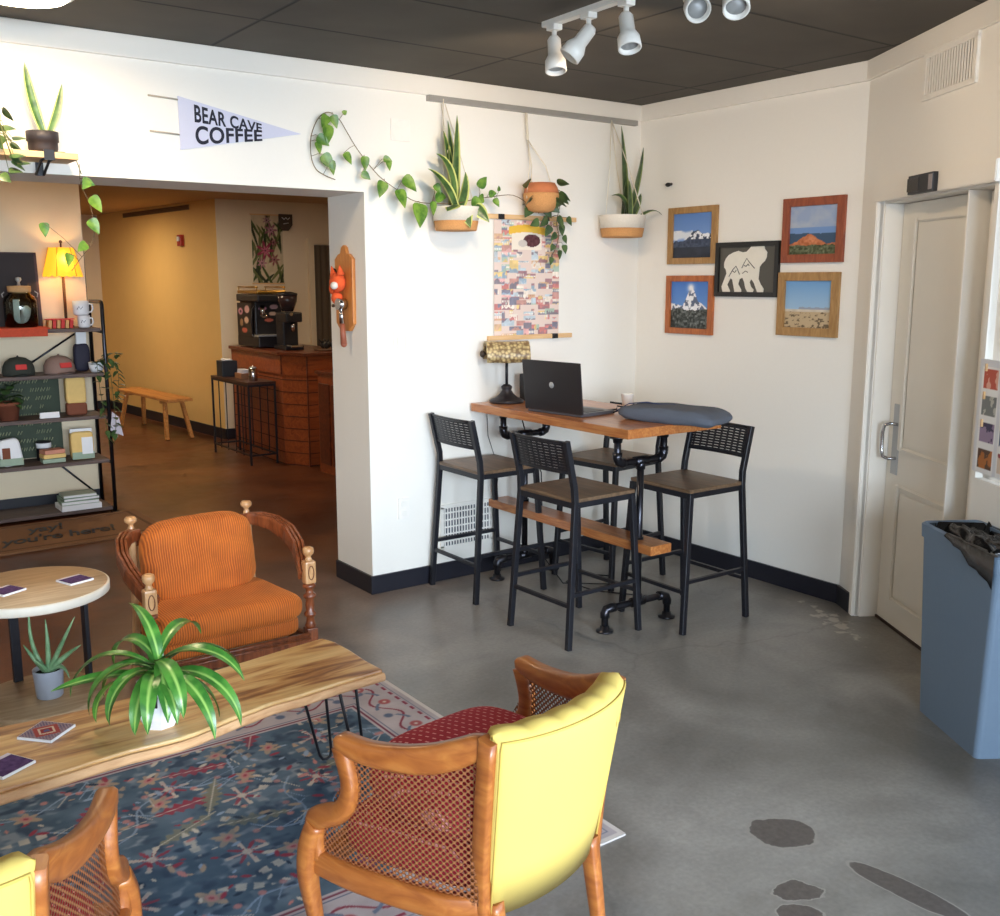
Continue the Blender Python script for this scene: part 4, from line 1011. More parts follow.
t = thing('desk_lamp', 'small desk lamp with mosaic tan horizontal shade and dark base on the high table', 'lamp', (3.275, 4.455, .985), R(-24))
m = MB(); m.lathe([(0, 0), (.095, 0), (.097, .012), (.085, .02), (.06, .03), (.038, .05), (.026, .07), (.03, .08), (.03, .09), (.018, .10), (.0, .10)], seg=32); m.build('lamp_base', mat('dark_bronze', (48, 44, 48), .4, .5), t)
m = MB(); m.cyl((0, 0, .09), (0, 0, .245), .0085); m.ball((0, 0, .25), .014); m.build('lamp_stem', BLACKM, t)
m = MB()
prof = [(y*1.1, .222+(z-.235)*1.42) for y, z in [(-.055, .235), (-.052, .265), (-.04, .295), (-.018, .312), (.01, .315), (.035, .302), (.05, .28), (.055, .245), (.05, .244), (.045, .275), (.03, .296), (.008, .308), (-.015, .306), (-.035, .29), (-.046, .263), (-.049, .235)]]
m.rings([[Vector((x, y, z+(.004 if abs(x) > .11 else 0))) for y, z in prof] for x in (-.122, -.115, 0, .115, .122)]); m.build('lamp_shade', WICKER, t)
m = MB(); m.ball((-.135, 0, .27), (.016, .02, .02)); m.cyl((-.13, 0, .27), (-.10, 0, .27), .008); m.build('shade_knob', mat('dark_bronze_knob', (60, 48, 40), .4, .4), t)
o = bx2((3.40, 4.45, .985), (3.455, 4.505, 1.135), bev=.006).build('small_speaker', BLACKP, origin=(3.43, 4.475, .985)); tag(o, 'small black upright speaker between the lamp and the laptop', 'speaker')
t = thing('paper_cup', 'small white cup at the back edge of the table behind the bag', 'cup', (3.665, 3.90, .985))
MB().lathe([(0, .004), (.024, 0), (.026, .002), (.034, .07), (.036, .072), (.0335, .074), (.031, .07), (.024, .008), (0, .008)], seg=26).build('cup_body', WHITEM, t)
# grey bag
t = thing('grey_bag', 'grey canvas bag lying flat over the near right end of the table', 'bag', (3.485, 3.385, .985), R(18))
def bagfn(v):
    return Vector((v.x*(1-.12*v.y), v.y, v.z*(1-.22*abs(v.y)**2) + .16*noise.noise(v*2.3) - .9*max(0, -v.y-.62)))
MB().cushion((0, 0, .034), (.27, .52, .075), k=(7, 7, 2.6), n=16, fn=bagfn).build('bag_body', BAGG, t)
m = MB(); m.tube([(-.11, -.2, .046), (-.125, -.02, .050), (-.115, .18, .044)], .0035, 6); m.tube([(-.0, -.16, .066), (.0, 0, .070), (0, .2, .064)], .003, 6); m.build('seam_piping', mat('dark_grey_seam', (58, 62, 72), .9), t)
m = MB(); m.sweep([(.02, .33, .02), (.05, .27, .06), (.06, .18, .072), (.05, .10, .069), (.06, .02, .071)], .022, .004, (0., 0., 1.)); m.build('strap', BAGB, t)
t = thing('power_cord', 'black power cords trailing from under the high table to the floor', 'cord', (3.4, 3.9, 0))
m = MB()
m.tube([W(3.30, 4.5, .93), W(3.27, 4.40, .80), W(3.30, 4.30, .60), W(3.27, 4.25, .38-.03), W(3.25, 4.22, .15), W(3.3, 4.1, .01), W(3.5, 3.95, .006), W(3.62, 4.05, .006), W(3.5, 4.2, .006), W(3.34, 4.12, .006), W(3.36, 3.9, .006), W(3.5, 3.7, .006), W(3.62, 3.6, .006)], .004, 6)
m.tube([W(3.10, 4.54, .93), W(3.08, 4.50, .80), W(3.14, 4.48, .60), W(3.13, 4.50, .44)], .0022, 6); m.build('cord', BLACKP, t)

# ================================================================== BARREL CHAIRS (yellow back, cane sides)
def make_barrel(label):
    t = thing('barrel_armchair', label, 'armchair')
    Z = Vector((0, 0, 1))
    def side(s, v):   # plan curve of a side from rear post (v=0) to front knee (v=1)
        return Vector((s*(.228+.112*math.sin(min(1, v)*PI/2*.95)), .0+.46*v, 0))
    for s in (-1, 1):
        # rear post, slightly raked
        m = MB(); m.ssweep([(s*.212, .030, .26), (s*.222, .018, .45), (s*.240, -.020, .735)], .032, .042, (0., 1., 0.), .25); m.build('rear_post', WOODC, t)
        m = MB(); m.ssweep([(s*.185, .018, .31), (s*.182, -.008, .16), (s*.178, -.035, 0)], [.036, .032, .024], [.046, .038, .026], (0., 1., 0.), .3); m.build('leg', WOODC, t)
        # side seat rail
        pts = [Vector((s*.212, .03, .30))] + [side(s, v) + Z*.30 for v in (.2, .35, .5, .7, .85, 1)]
        m = MB(); m.ssweep(pts, .034, .062, (0., 0., 1.), .25); m.build('side_rail', WOODC, t)
        # arm: from the post top down, level, and up to a scrolled tip
        ap = [(-.03, .722), (.04, .706), (.14, .680), (.24, .660), (.36, .645), (.48, .637), (.60, .633), (.70, .636), (.77, .641), (.80, .640)]
        pts = [side(s, v) + Z*z for v, z in ap]
        m = MB(); m.ssweep(pts, [.036, .036, .036, .036, .038, .040, .042, .044, .044, .042], [.030, .056, .064, .066, .064, .060, .056, .052, .046, .03], (0., 0., 1.), .35)
        # arm support sweeping down and forward to the knee
        sup = [(.785, .628), (.755, .585), (.735, .54), (.75, .495), (.81, .458), (.90, .435), (.985, .41), (1.0, .36), (.985, .31)]
        pts = [side(s, v) + Z*z for v, z in sup]
        m.ssweep(pts, .038, [.05, .044, .042, .044, .05, .056, .056, .052, .048], (0., -1., .3), .35)
        m.build('arm', WOODC, t)
        kn = side(s, .985)
        m = MB(); m.ssweep([kn+Z*.40, kn+Vector((s*.012, .016, .34)), kn+Vector((s*.016, .022, .26)), kn+Vector((s*.006, .010, .14)), kn+Vector((s*.0, -.005, .04)), kn+Vector((s*.004, .0, 0))], [.046, .05, .046, .034, .028, .032], [.05, .054, .048, .036, .028, .032], (0., 1., 0.), .4); m.build('leg', WOODC, t)
        # cane panel
        m = MB(); rows = []; uvs = []
        vs_ = [.04+.92*i/24 for i in range(25)]
        def top(v):
            if v < .72:
                for (v0, z0), (v1, z1) in zip(ap, ap[1:]):
                    if v0 <= v <= v1: return z0+(z1-z0)*(v-v0)/(v1-v0)-.022
            return {0: .6}.get(0)
        def ztop(v):
            if v < .72: return top(v)
            return .60
        for i, v in enumerate(vs_):
            p = side(s, v); zt = ztop(v) if v < .72 else max(.36, .60-(v-.72)*.85); zb = .318
            row = [p*(1) + Vector((-s*.002, 0, zb+(zt-zb)*j/10)) for j in range(11)]
            rows.append(row); uvs.append([(v*.46/.0165, q.z/.0165) for q in row])
        m.rings(rows, close=False, caps=False, uvs=uvs); m.build('cane_panel', CANE, t)
    # front rail, serpentine
    a, b = side(-1, .98), side(1, .98)
    m = MB(); m.ssweep([a+Z*.30, Vector((-.16, .475, .30)), Vector((0, .49, .30)), Vector((.16, .475, .30)), b+Z*.30], .034, .062, (0., 0., 1.), .25); m.build('front_rail', WOODC, t)
    m = MB(); m.ssweep([(-.215, .045, .29), (-.12, .02, .29), (0, .01, .29), (.12, .02, .29), (.215, .045, .29)], .02, .04, (0., 0., 1.), .2); m.build('rear_rail', WOODC, t)
    # padded back, shell bulging to the rear, tufted channels along the top
    rings = []
    N = 48
    for i in range(N+1):
        u = -1+2*i/N; e = 1-u*u
        bx_ = u*.226; ch = abs(math.sin(u*PI*3)); 
        def P_(z, off): # off: forward offset of skin
            rake = .036-.060*(z-.28)/.45
            return Vector((bx_*(.90+.15*(z-.28)/.45), -.010-.075*e**.8*(.62+.38*(z-.28)/.45)+rake+off, z))
        zt = .735+.006*e; puff = .012+.009*ch
        th = .012 + .055*min(1, e*4)
        rings.append([P_(.275, -.006), P_(.40, -.010), P_(.55, -.012), P_(.66, -.012), P_(.715, -.010), P_(zt, -.004), P_(zt+puff*.8, .012), P_(zt+puff, th*.5), P_(zt+puff*.6, th), P_(zt-.03, th+puff*.9), P_(.62, th+puff), P_(.48, th+puff*.5), P_(.35, th)])
    m = MB(); m.rings(rings, True, True, True); m.build('padded_back', YELV, t)
    def edge(u, z, o=-.012):
        e = 1-u*u; return Vector((u*.226*(.90+.15*(z-.28)/.45), -.010-.075*e**.8*(.62+.38*(z-.28)/.45)+.036-.060*(z-.28)/.45+o, z))
    m = MB(); m.tube([edge(-.985, z) for z in (.28, .4, .55, .66, .715)] + [edge(-.97+1.94*i/24, .733+.006*(1-(-.97+1.94*i/24)**2), -.008) for i in range(25)] + [edge(.985, z) for z in (.715, .66, .55, .4, .28)], .0032, 6); m.build('piping', PIPING, t)
    m = MB(); m.cushion((0, .255, .36), (.64, .40, .14), k=(6, 6, 3), n=14, fn=lambda v: Vector((v.x*(.80+.16*v.y), v.y, v.z))); m.build('seat_cushion', PILR, t)
    return t
b1 = make_barrel('yellow-backed wooden barrel armchair with cane sides holding the red pillow')
b1.location = (1.345, 1.660, 0); b1.scale = (.955, .98, .965); b1.rotation_euler = (0, 0, R(12.5))
b2 = dup(b1, (.055, 1.75, 0), R(-17), 'yellow-backed wooden barrel armchair cut off by the lower left corner')
# the nearer one has a frayed seam at the right of its back
m = MB()
for k in range(7):
    u = random.uniform(.62, .95); z = .70+random.uniform(-.02, .008); e = 1-u*u; kk = (z-.28)/.45
    p = Vector((u*.226*(.90+.15*kk), -.014-.075*e**.8*(.62+.38*kk)+.036-.060*kk, z))
    m.tube([p, p+Vector((random.uniform(-.015, .01), -.004, -.012)), p+Vector((random.uniform(-.02, .01), -.003, -random.uniform(.02, .045)))], .0009, 4)
m.build('frayed_threads', PIPING, b1)
t = thing('red_pillow', 'red dotted pillow sitting in the yellow-backed armchair', 'pillow', (1.300, 1.875, .405), R(12.5))
def pilfn(v):
    w = .05*math.sin(v.x*22)*max(0, -v.x-.55)*2.2
    return Vector((v.x, v.y, v.z*(1-.25*abs(v.x)**3)+w))
MB().cushion((-.01, .0, .075), (.495, .36, .17), k=(6, 4, 2.6), rot=Euler((R(2), R(3), 0)), n=24, fn=pilfn).build('pillow_cover', PILR, t)
m = MB(); m.tube([(-.236, -.10, .075), (-.246, -.03, .08), (-.246, .08, .085), (-.238, .13, .09)], .009, 8); m.build('gathered_edge', PILR, t)

# ================================================================== ORANGE CHAIR
t = thing('orange_armchair', 'low wooden armchair with orange corduroy cushions and turned posts', 'armchair', (1.415, 3.79, 0), R(1))
Z = Vector((0, 0, 1))
for s in (-1, 1):
    m = MB()
    m.lathe([(0, 0), (.016, 0), (.022, .03), (.024, .10), (.024, .10)], (s*.335, 0, 0), seg=20)
    m.box((s*.335, 0, .14), (.048, .048, .10), bev=.004)
    m.lathe([(.02, .19), (.024, .20), (.018, .215), (.016, .235), (.026, .245), (.026, .255), (.016, .265), (.020, .29), (.016, .315), (.027, .325), (.027, .335), (.016, .345), (.014, .36), (.028, .37), (.028, .38), (.018, .388), (0, .388)], (s*.335, 0, 0), seg=20)
    lg = m.build('front_post', WOODD, t)
    m = MB(); m.box((s*.335, 0, .435), (.05, .046, .10), bev=.010)
    m.lathe([(.018, .485), (.014, .492), (.011, .50), (.013, .505), (.022, .515), (.025, .528), (.022, .540), (.010, .546), (0, .546)], (s*.335, 0, 0), seg=20)
    fn_ = m.build('carved_finial', MAPLE, lg)
    m = MB(); m.tube([(s*.335+.012*math.cos(a), -.0245, .435+.030*math.sin(a)) for a in [2*PI*i/16 for i in range(17)]], .0022, 5); m.build('carved_oval', mat('dark_carving', (112, 66, 36), .5) if s < 0 else MATS['dark_carving'], lg)
    # rear post
    m = MB(); m.sweep([(s*.27, .47, 0), (s*.262, .43, .25), (s*.256, .45, .60)], .03, .03, (0., 1., 0.), .4); m.lathe([(.016, .60), (.014, .625), (.010, .635), (.012, .642), (.024, .650), (.026, .662), (.02, .672), (0, .675)], (s*.256, .452, 0), seg=20); m.build('rear_post', MAPLE, t)
    # bent arm of laminated boards
    P0 = [(s*.335, .015, .425), (s*.355, .07, .462), (s*.375, .15, .512), (s*.375, .24, .556), (s*.350, .33, .588), (s*.31, .40, .60), (s*.262, .44, .60)]
    for k, (dw, dz) in enumerate(((0, 0), (-.018, -.002), (-.034, -.004))):
        pp = [Vector((x+s*dw*(1 if k else 0), y, z+dz)) for x, y, z in P0]
        m = MB(); m.sweep(pp, .016, [.05, .056, .064, .066, .060, .052, .046], (0., 0., 1.), .4); m.build('arm_board', WOODD, t)
m = MB(); m.sweep([(-.33, -.005, .135), (.33, -.005, .135)], .034, .05, (0., 0., 1.), .3); m.tube([(-.32, -.02, .168), (.32, -.02, .168)], .009, 8); m.tube([(-.32, -.024, .15), (.32, -.024, .15)], .006, 8); m.build('front_rail', WOODD, t)
for s in (-1, 1):
    m = MB(); m.sweep([(s*.32, 0, .14), (s*.265, .46, .14)], .03, .05, (0., 0., 1.), .3); m.build('side_rail', WOODD, t)
m = MB(); m.sweep([(-.26, .46, .14), (.26, .46, .14)], .03, .05, (0., 0., 1.), .3)
for k in range(5):
    x = -.18+.09*k; m.cyl((x, .46, .15), (x, .452, .56), .009)
m.sweep([(-.256, .455, .57), (.256, .455, .57)], .022, .05, (0., 0., 1.), .3); m.build('back_frame', WOODD, t)
def seatfn(v):
    tp = 1-.16*(v.y+1)/2
    return Vector((v.x*tp, v.y, v.z+.06*noise.noise(v*1.8)))
MB().cushion((0, .215, .205), (.62, .44, .085), k=(8, 8, 5), n=12, fn=seatfn).build('seat_platform', CORDU, t)
MB().cushion((0, .20, .290), (.65, .47, .12), k=(7, 7, 3), n=18, fn=seatfn).build('seat_cushion', CORDU, t)
def backfn(v):
    return Vector((v.x*(1-.03*v.z), v.y+.22*noise.noise(Vector((v.x*2.6, 0, v.z*2.6)))-.10*math.exp(-(v.x-.1)**2*60)*(v.y < 0), v.z*(1-.04*v.x*v.x)+.03*v.x))
bc = MB().cushion((-.012, .345, .485), (.49, .15, .36), k=(5, 2.6, 5), rot=Euler((R(-13), 0, 0)), n=22, fn=backfn).build('back_cushion', CORDU, t)

# ================================================================== COFFEE TABLE, PLANT, CARDS
k = 1.23/1.25
out = [(x*k, y*k) for x, y in [(1.502, 2.72), (1.42, 2.714), (1.342, 2.710), (1.27, 2.70), (1.198, 2.691), (1.11, 2.69), (1.032, 2.672), (.96, 2.655), (.913, 2.64), (.85, 2.622), (.803, 2.615), (.74, 2.616), (.67, 2.621), (.60, 2.617), (.54, 2.609), (.44, 2.598), (.347, 2.59), (.2, 2.575), (.05, 2.57), (-.1, 2.565), (-.105, 2.70), (-.09, 2.95), (.1, 2.955), (.25, 2.97), (.415, 2.985), (.55, 2.972), (.644, 2.966), (.736, 2.974), (.88, 2.995), (1.03, 3.03), (1.185, 3.054), (1.33, 3.08), (1.471, 3.101), (1.492, 3.04), (1.497, 2.93), (1.495, 2.828)]]
cx, cy = .69, 2.80
t = thing('coffee_table', 'long live-edge wooden coffee table on black hairpin legs', 'coffee table', (cx, cy, .008))
O = [(x-cx, y-cy) for x, y in out]
m = MB(); m.prism(O, .038, Matrix.Translation((0, 0, .382))); m.build('slab', [SLAB], t, bev=.006)
def inset(poly, d):
    n = len(poly); r = []
    for i in range(n):
        a, b, c = Vector(poly[i-1]), Vector(poly[i]), Vector(poly[(i+1) % n]); tt = (c-a).normalized(); r.append(tuple(b+Vector((tt.y, -tt.x))*d))
    return r
m = MB()
lo = [Vector((x, y, 0)) for x, y in O[:20]]
for off_, zz in ():
    pass
m.sweep([v + Vector((0, -.006, .397)) for v in lo], .020, .026, (0., 0., 1.), .6); m.build('live_edge', BARK, t)
for (x, y), ang in (((1.385, 2.75), R(35)), ((1.35, 2.955), R(10)), ((.02, 2.66), R(35)), ((.04, 2.88), R(-20))):
    m = MB(); ox, oy = x-cx, y-cy; c, s = math.cos(ang), math.sin(ang)
    fx, fy = (.07 if x > 1 else -.07), (.035 if y < 2.8 else .03)
    def hp(u, z): # hairpin plane with foot offset
        kk = 1-z/.382; w = .055*(1-kk)+.022*kk
        return Vector((ox+fx*kk+c*w*u, oy+fy*kk+s*w*u, z))
    pts = [hp(-1, .382), hp(-1, .2), hp(-1, .03), hp(-.7, .010), hp(0, .005), hp(.7, .010), hp(1, .03), hp(1, .2), hp(1, .382)]
    m.tube(pts, .0052, 8); m.box((ox, oy, .379), (.12, .06, .005), rot=Euler((0, 0, ang))); m.build('hairpin_leg', BLACKM, t)

def arch(mb, base, az, L, el, droop, w, n=14, curl=0):
    p = Vector(base); pts = [p.copy()]; e = el
    for i in range(n-1):
        k_ = i/(n-1); e = max(R(-96), el - droop*k_**1.15)
        d = Vector((math.cos(az)*math.cos(e), math.sin(az)*math.cos(e), math.sin(e))); p = p + d*L/(n-1); pts.append(p.copy())
        az += curl/(n-1)
    ws = [w*v for v in (.35, .5, .66, .8, .92, 1, 1, .98, .92, .82, .68, .5, .28, .03)]
    mb.strip(pts, ws, None, .28, random.uniform(-.5, .5))
t = thing('potted_corn_plant', 'broad-leaved potted plant in a white faceted pot on the coffee table', 'plant', (.775, 2.69, .428))
m = MB(); m.lathe([(0, .002), (.044, 0), (.064, .035), (.068, .065), (.056, .125), (.058, .13), (.052, .128), (.056, .06), (0, .06)], seg=7, smooth=False); m.build('pot', POTW, t)
MB().lathe([(0, .105), (.053, .105), (0, .109)], seg=12).build('soil', SOIL, t)
m = MB(); m.box((-.036, -.050, .095), (.035, .012, .04), rot=Euler((.15, 0, -.6))); m.build('black_pot_mark', BLACKP, t)
m = MB(); m.cyl((0, 0, .09), (.005, .0, .19), .012, .010); m.build('stalk', STEM, t)
# azimuths: image right is -36 deg, towards the viewer is 234 deg
m = MB(); RT = R(-36); VW = R(234); LF = R(144)
for az, L, el, dr, w, cu in ((LF, .30, R(38), R(120), .036, .2), (LF+.3, .26, R(8), R(25), .036, 0), (LF-.5, .26, R(62), R(150), .040, 0), (LF-.9, .22, R(85), R(95), .036, 0), (R(100), .24, R(80), R(85), .038, 0),
        (RT+.3, .28, R(55), R(125), .038, 0), (RT, .28, R(35), R(95), .040, -.2), (RT-.3, .32, R(28), R(110), .040, 0), (RT-.6, .30, R(15), R(98), .040, 0), (VW+.7, .24, R(20), R(112), .042, 0), (VW+.15, .25, R(30), R(125), .042, 0),
        (VW-.5, .24, R(30), R(125), .042, 0), (LF+.6, .25, R(25), R(118), .044, 0), (LF+.05, .25, R(12), R(104), .04, 0), (R(40), .26, R(50), R(110), .038, 0), (R(75), .24, R(40), R(110), .038, 0), (VW+.45, .2, R(-5), R(80), .04, 0), (VW-.2, .21, R(-10), R(80), .04, 0), (LF-.2, .22, R(20), R(110), .04, 0), (RT+.05, .22, R(5), R(90), .04, 0), (RT-.9, .2, R(10), R(95), .036, 0), (LF-1.2, .24, R(30), R(100), .036, 0)):
    arch(m, (random.uniform(-.006, .008), random.uniform(-.006, .006), .165+random.uniform(-.03, .03)), az, L*1.04, el, dr*1.1, w*1.12, curl=cu)
m.build('foliage', LDRAC, t)

def kilim(U, V):
    b = np.zeros(U.shape+(3,)) + np.array([150, 130, 140]); cx_ = np.abs(U-.5)*2; cy_ = np.abs(V-.5)*2
    b = blend(b, ((cx_+cy_) < .9).astype(float), (160, 70, 66)); b = blend(b, ((cx_+cy_) < .6).astype(float), (210, 190, 170)); b = blend(b, ((cx_+cy_) < .42).astype(float), (140, 44, 52)); b = blend(b, ((cx_+cy_) < .2).astype(float), (90, 90, 130))
    st = (np.sin(U*60)*np.sin(V*60) > .3) & ((cx_ > .8) | (cy_ > .8) | ((cx_+cy_) > .9)); b = np.where(st[..., None], np.array([86, 76, 110]), b)
    return b
def violet(U, V):
    b = np.zeros(U.shape+(3,)) + np.array([82, 58, 108]); n = vnoise(U, V, 9, 3); b = b + (n[..., None]-.5)*60
    return np.where((V > .86)[..., None], np.array([214, 206, 222]), b)
def card(name, label, cat, loc, rz, w, h, fn, th=.008):
    t = thing(name, label, cat, loc, rz)
    bx((0, 0, th/2), (w, h, th-.001)).build('card_base', PAPERW, t)
    painted('printed_face', w-.004, h-.004, 40, 40, fn, Matrix.Translation((-w/2+.002, -h/2+.002, th)), PRINTM, t); return t
card('patterned_coaster', 'square coaster with red medallion pattern on the coffee table', 'coaster', (.505, 2.815, .428), R(42), .105, .105, kilim)
card('purple_card', 'purple card with white edge at the left end of the coffee table', 'card', (.375, 2.665, .428), R(30), .10, .10, violet)

# side table
t = thing('side_table', 'round two-tier side table with pale wood tops and black legs', 'side table', (.69, 3.895, 0))
MB().lathe([(0, .505), (.262, .505), (.268, .509), (.268, .536), (.264, .540), (.26, .540)], seg=64).build('tabletop_edge', SIDEE, t)
MB().lathe([(0, .538), (.261, .538), (.261, .5405), (0, .5405)], seg=64).build('tabletop', SIDEW, t)
MB().lathe([(0, .09), (.222, .09), (.226, .095), (.226, .112), (.222, .118), (0, .118)], seg=64).build('lower_shelf', SIDEW, t)
for a in (R(13), R(103), R(152), R(193)):
    m = MB(); x, y = math.cos(a)*.19, math.sin(a)*.19; m.box((x, y, .2525), (.034, .016, .505), rot=Euler((0, 0, a+PI/2)), bev=.002); m.build('leg', BLACKM, t)
card('violet_coaster', 'dark violet patterned coaster near the right rim of the round side table', 'coaster', (.835, 3.87, .5405), R(20), .095, .095, violet)
card('violet_coaster', 'dark violet patterned coaster at the left side of the round side table', 'coaster', (.60, 3.875, .5405), R(28), .095, .095, violet)
t = thing('potted_aloe', 'small aloe in a pale grey pot on the lower shelf of the side table', 'plant', (.715, 3.86, .118))
MB().lathe([(0, 0), (.044, 0), (.047, .004), (.054, .105), (.055, .108), (.050, .108), (.046, .09), (0, .09)], seg=32).build('pot', POTG, t); MB().lathe([(0, .092), (.048, .092), (0, .097)], seg=16).build('soil', SOIL, t)
m = MB(); RTv = Vector((.81, -.587, 0)); VWv = Vector((-.587, -.81, 0))
for tip, mid, r in ((RTv*-.05+Z*.345, RTv*-.075+Z*.19, .008), (RTv*.115+Z*.31, RTv*.045+Z*.18, .009), (RTv*.13+Z*.20, RTv*.05+Z*.15, .011), (RTv*-.085+Z*.20, RTv*-.04+Z*.13, .010), (RTv*.005+Z*.30, RTv*.01+Z*.18, .009), (RTv*.10+VWv*.05+Z*.09, RTv*.06+Z*.15, .008), (RTv*-.02+VWv*.07+Z*.17, VWv*.03+Z*.13, .009)):
    P_ = bez((0, 0, .088), mid, tip, 10); m.tube(P_, [r*v for v in (1, 1.1, 1.1, 1.05, 1, .9, .78, .62, .42, .1)], 8)
m.build('foliage', LALOE, t)

# ================================================================== RUG
def rugfn(U, V):
    rs = np.random.RandomState(11); X = U*2.14; Y = V*1.54
    n = vnoise(U, V, 20, 2); n2 = vnoise(U, V, 5, 9)
    b = np.zeros(U.shape+(3,)) + np.array([84, 104, 122]); b = b + (n[..., None]-.5)*50
    b = blend(b, (vnoise(U, V, 50, 31, 2)-.60)*5, (128, 140, 152)); b = blend(b, (vnoise(U, V, 44, 77, 2)-.60)*5, (64, 80, 100))
    RED, CR, TAN, PINK, BLU, OLV = (150, 66, 82), (192, 186, 176), (170, 150, 132), (186, 130, 128), (140, 160, 184), (128, 128, 112)
    nx = U.shape[1]; ny = U.shape[0]
    wear = .45+.75*vnoise(U, V, 30, 5); win = (slice(None), slice(None))
    def stamp(m, c, a=1.0):
        b[win] = blend(b[win], np.clip(m, 0, 1)*a*wear[win], c)
    def local(x, y, ang): dx = X[win]-x; dy = Y[win]-y; return dx*math.cos(ang)+dy*math.sin(ang), -dx*math.sin(ang)+dy*math.cos(ang)
    placed = []
    for i in range(420):
        x, y = rs.uniform(.05, 1.85), rs.uniform(.3, 1.35)
        if any((x-a)**2+(y-c)**2 < .088**2 for a, c in placed): continue
        placed.append((x, y)); kind = rs.randint(5); ang = rs.uniform(0, PI); R0 = .2
        ix = max(0, int((x-R0)/2.14*nx)); jx = int((x+R0)/2.14*nx)+1; iy = max(0, int((y-R0)/1.54*ny)); jy = int((y+R0)/1.54*ny)+1
        win = (slice(iy, jy), slice(ix, jx)); u, v = local(x, y, ang)
        if kind == 0:    # star flower
            r = np.hypot(u, v); th = np.arctan2(v, u); pet = .035+.03*np.cos(th*8); stamp((pet-r)*160, RED); stamp((.018-r)*200, CR); stamp(((.05+.022*np.cos(th*4)) - r)*160*(np.abs(np.sin(th*2)) < .28), CR)
        elif kind == 1:  # feathered leaf
            w = .028*(1-(u/.12)**2)*(1+.35*np.sin(u*190)); stamp((w-np.abs(v))*220*(np.abs(u) < .12), RED if rs.rand() < .5 else OLV); stamp((.003-np.abs(v))*500*(np.abs(u) < .12), CR)
        elif kind == 2:  # branching stem
            stamp((.005-np.abs(v-.02*np.sin(u*24)))*400*(np.abs(u) < .16), BLU)
            for q in (-.11, -.04, .04, .11):
                uu = u-q; stamp((.004-np.abs(v-abs(1)*uu*(.9 if q > 0 else -.9)))*400*(np.abs(uu) < .035), BLU if rs.rand() < .5 else CR); stamp((.014-np.hypot(uu-.03, v-.03))*200, PINK)
        elif kind == 3:  # palmette
            r = np.hypot(u, v*1.5); th = np.arctan2(v, u); stamp(((.045+.012*np.cos(th*6))-r)*140, TAN); stamp((.024-r)*160, PINK); stamp((.011-r)*200, RED)
        else:
            w = .02*(1-(u/.09)**2); stamp((w-np.abs(v))*200*(np.abs(u) < .09)*(np.sin(u*130) > -.3), CR if rs.rand() < .6 else TAN)
    for i in range(420):
        x, y = rs.uniform(.03, 1.87), rs.uniform(.27, 1.3); r = rs.uniform(.004, .011)
        ix = max(0, int((x-.05)/2.14*nx)); jx = int((x+.05)/2.14*nx)+1; iy = max(0, int((y-.05)/1.54*ny)); jy = int((y+.05)/1.54*ny)+1
        c = (RED, CR, PINK, BLU, TAN, (52, 66, 84))[rs.randint(6)]; sl = (slice(iy, jy), slice(ix, jx)); win = sl; u, v = local(x, y, rs.uniform(0, PI))
        mk = np.clip((1-np.hypot(u/(r*2.4), v/r))*3, 0, 1)[..., None]; b[sl] = b[sl]*(1-mk)+np.array(c)*mk
    # borders: right (x high), top (y high), bottom (y low)
    dE = np.minimum(np.minimum(2.14-X, Y), 1.54-Y)
    bd = np.zeros(U.shape+(3,)) + np.array([176, 168, 172]); bd = bd + (n[..., None]-.5)*40
    def sb(m, c): 
        nonlocal bd; bd = blend(bd, np.clip(m, 0, 1), c)
    s = np.where(dE == 2.14-X, Y, X)
    zz = .14+.035*np.sin(s*26); sb((.007-np.abs(dE-zz))*300, (134, 62, 76)); sb((.010-np.abs(dE-.14-.035*np.sin(s*26+1.6)))*200*(np.sin(s*52) > .2), (104, 116, 138))
    per = (s*26/(2*PI)) % 1; sb((.028-np.hypot((per-.25)*.24, dE-.115))*120, (164, 92, 96)); sb((.022-np.hypot((per-.75)*.24, dE-.165))*120, (96, 108, 132)); sb((.010-np.hypot((per-.25)*.24, dE-.115))*160, (206, 196, 186))
    sb((.006-np.abs(dE-.235))*300, (112, 50, 70)); sb((.004-np.abs(dE-.220))*300, (92, 102, 126)); sb((.008-np.abs(dE-.055))*300*(np.sin(s*110) > -.2), (134, 58, 76)); sb((.004-np.abs(dE-.038))*300, (120, 124, 140)); sb((.018-dE)*400, (206, 200, 196))
    return np.where((dE < .25)[..., None], bd, b)
t = thing('rug', 'blue and red floral patterned rug under the coffee table', 'rug', (.87, 2.80, 0))
bx((0, 0, .003), (2.14, 1.54, .006)).build('rug_backing', mat('grey_rug_backing', (180, 174, 170), .95), t)
painted('rug_pile', 2.14, 1.54, 440, 316, rugfn, Matrix.Translation((-1.07, -.77, .0075)), RUGM, t)

# ================================================================== BIN AND PHOTO SHEET BY THE DOOR
t = thing('trash_bin', 'tall blue-grey plastic trash bin lined with a black bag by the door', 'trash bin', (3.489, 2.028, 0), math.atan2(D3.y, D3.x))
def ringr(x0, x1, y0, y1, z, r=.02):
    pts = []
    for cx_, cy_, a0 in ((x1-r, y1-r, 0), (x0+r, y1-r, PI/2), (x0+r, y0+r, PI), (x1-r, y0+r, 3*PI/2)):
        for k in range(5): a = a0+PI/2*k/4; pts.append(Vector((cx_+r*math.cos(a), cy_+r*math.sin(a), z)))
    return pts
m = MB()
m.rings([ringr(0, .42, 0, .185, 0), ringr(-.028, .485, -.022, .20, .69), ringr(-.034, .491, -.028, .206, .693), ringr(-.036, .493, -.030, .208, .742), ringr(-.028, .485, -.022, .20, .75), ringr(-.018, .43, -.012, .19, .744), ringr(-.01, .42, -.004, .182, .62), ringr(.01, .385, .01, .175, .02)], True, True, False)
m.build('bin_body', BINP, t)
m = MB()
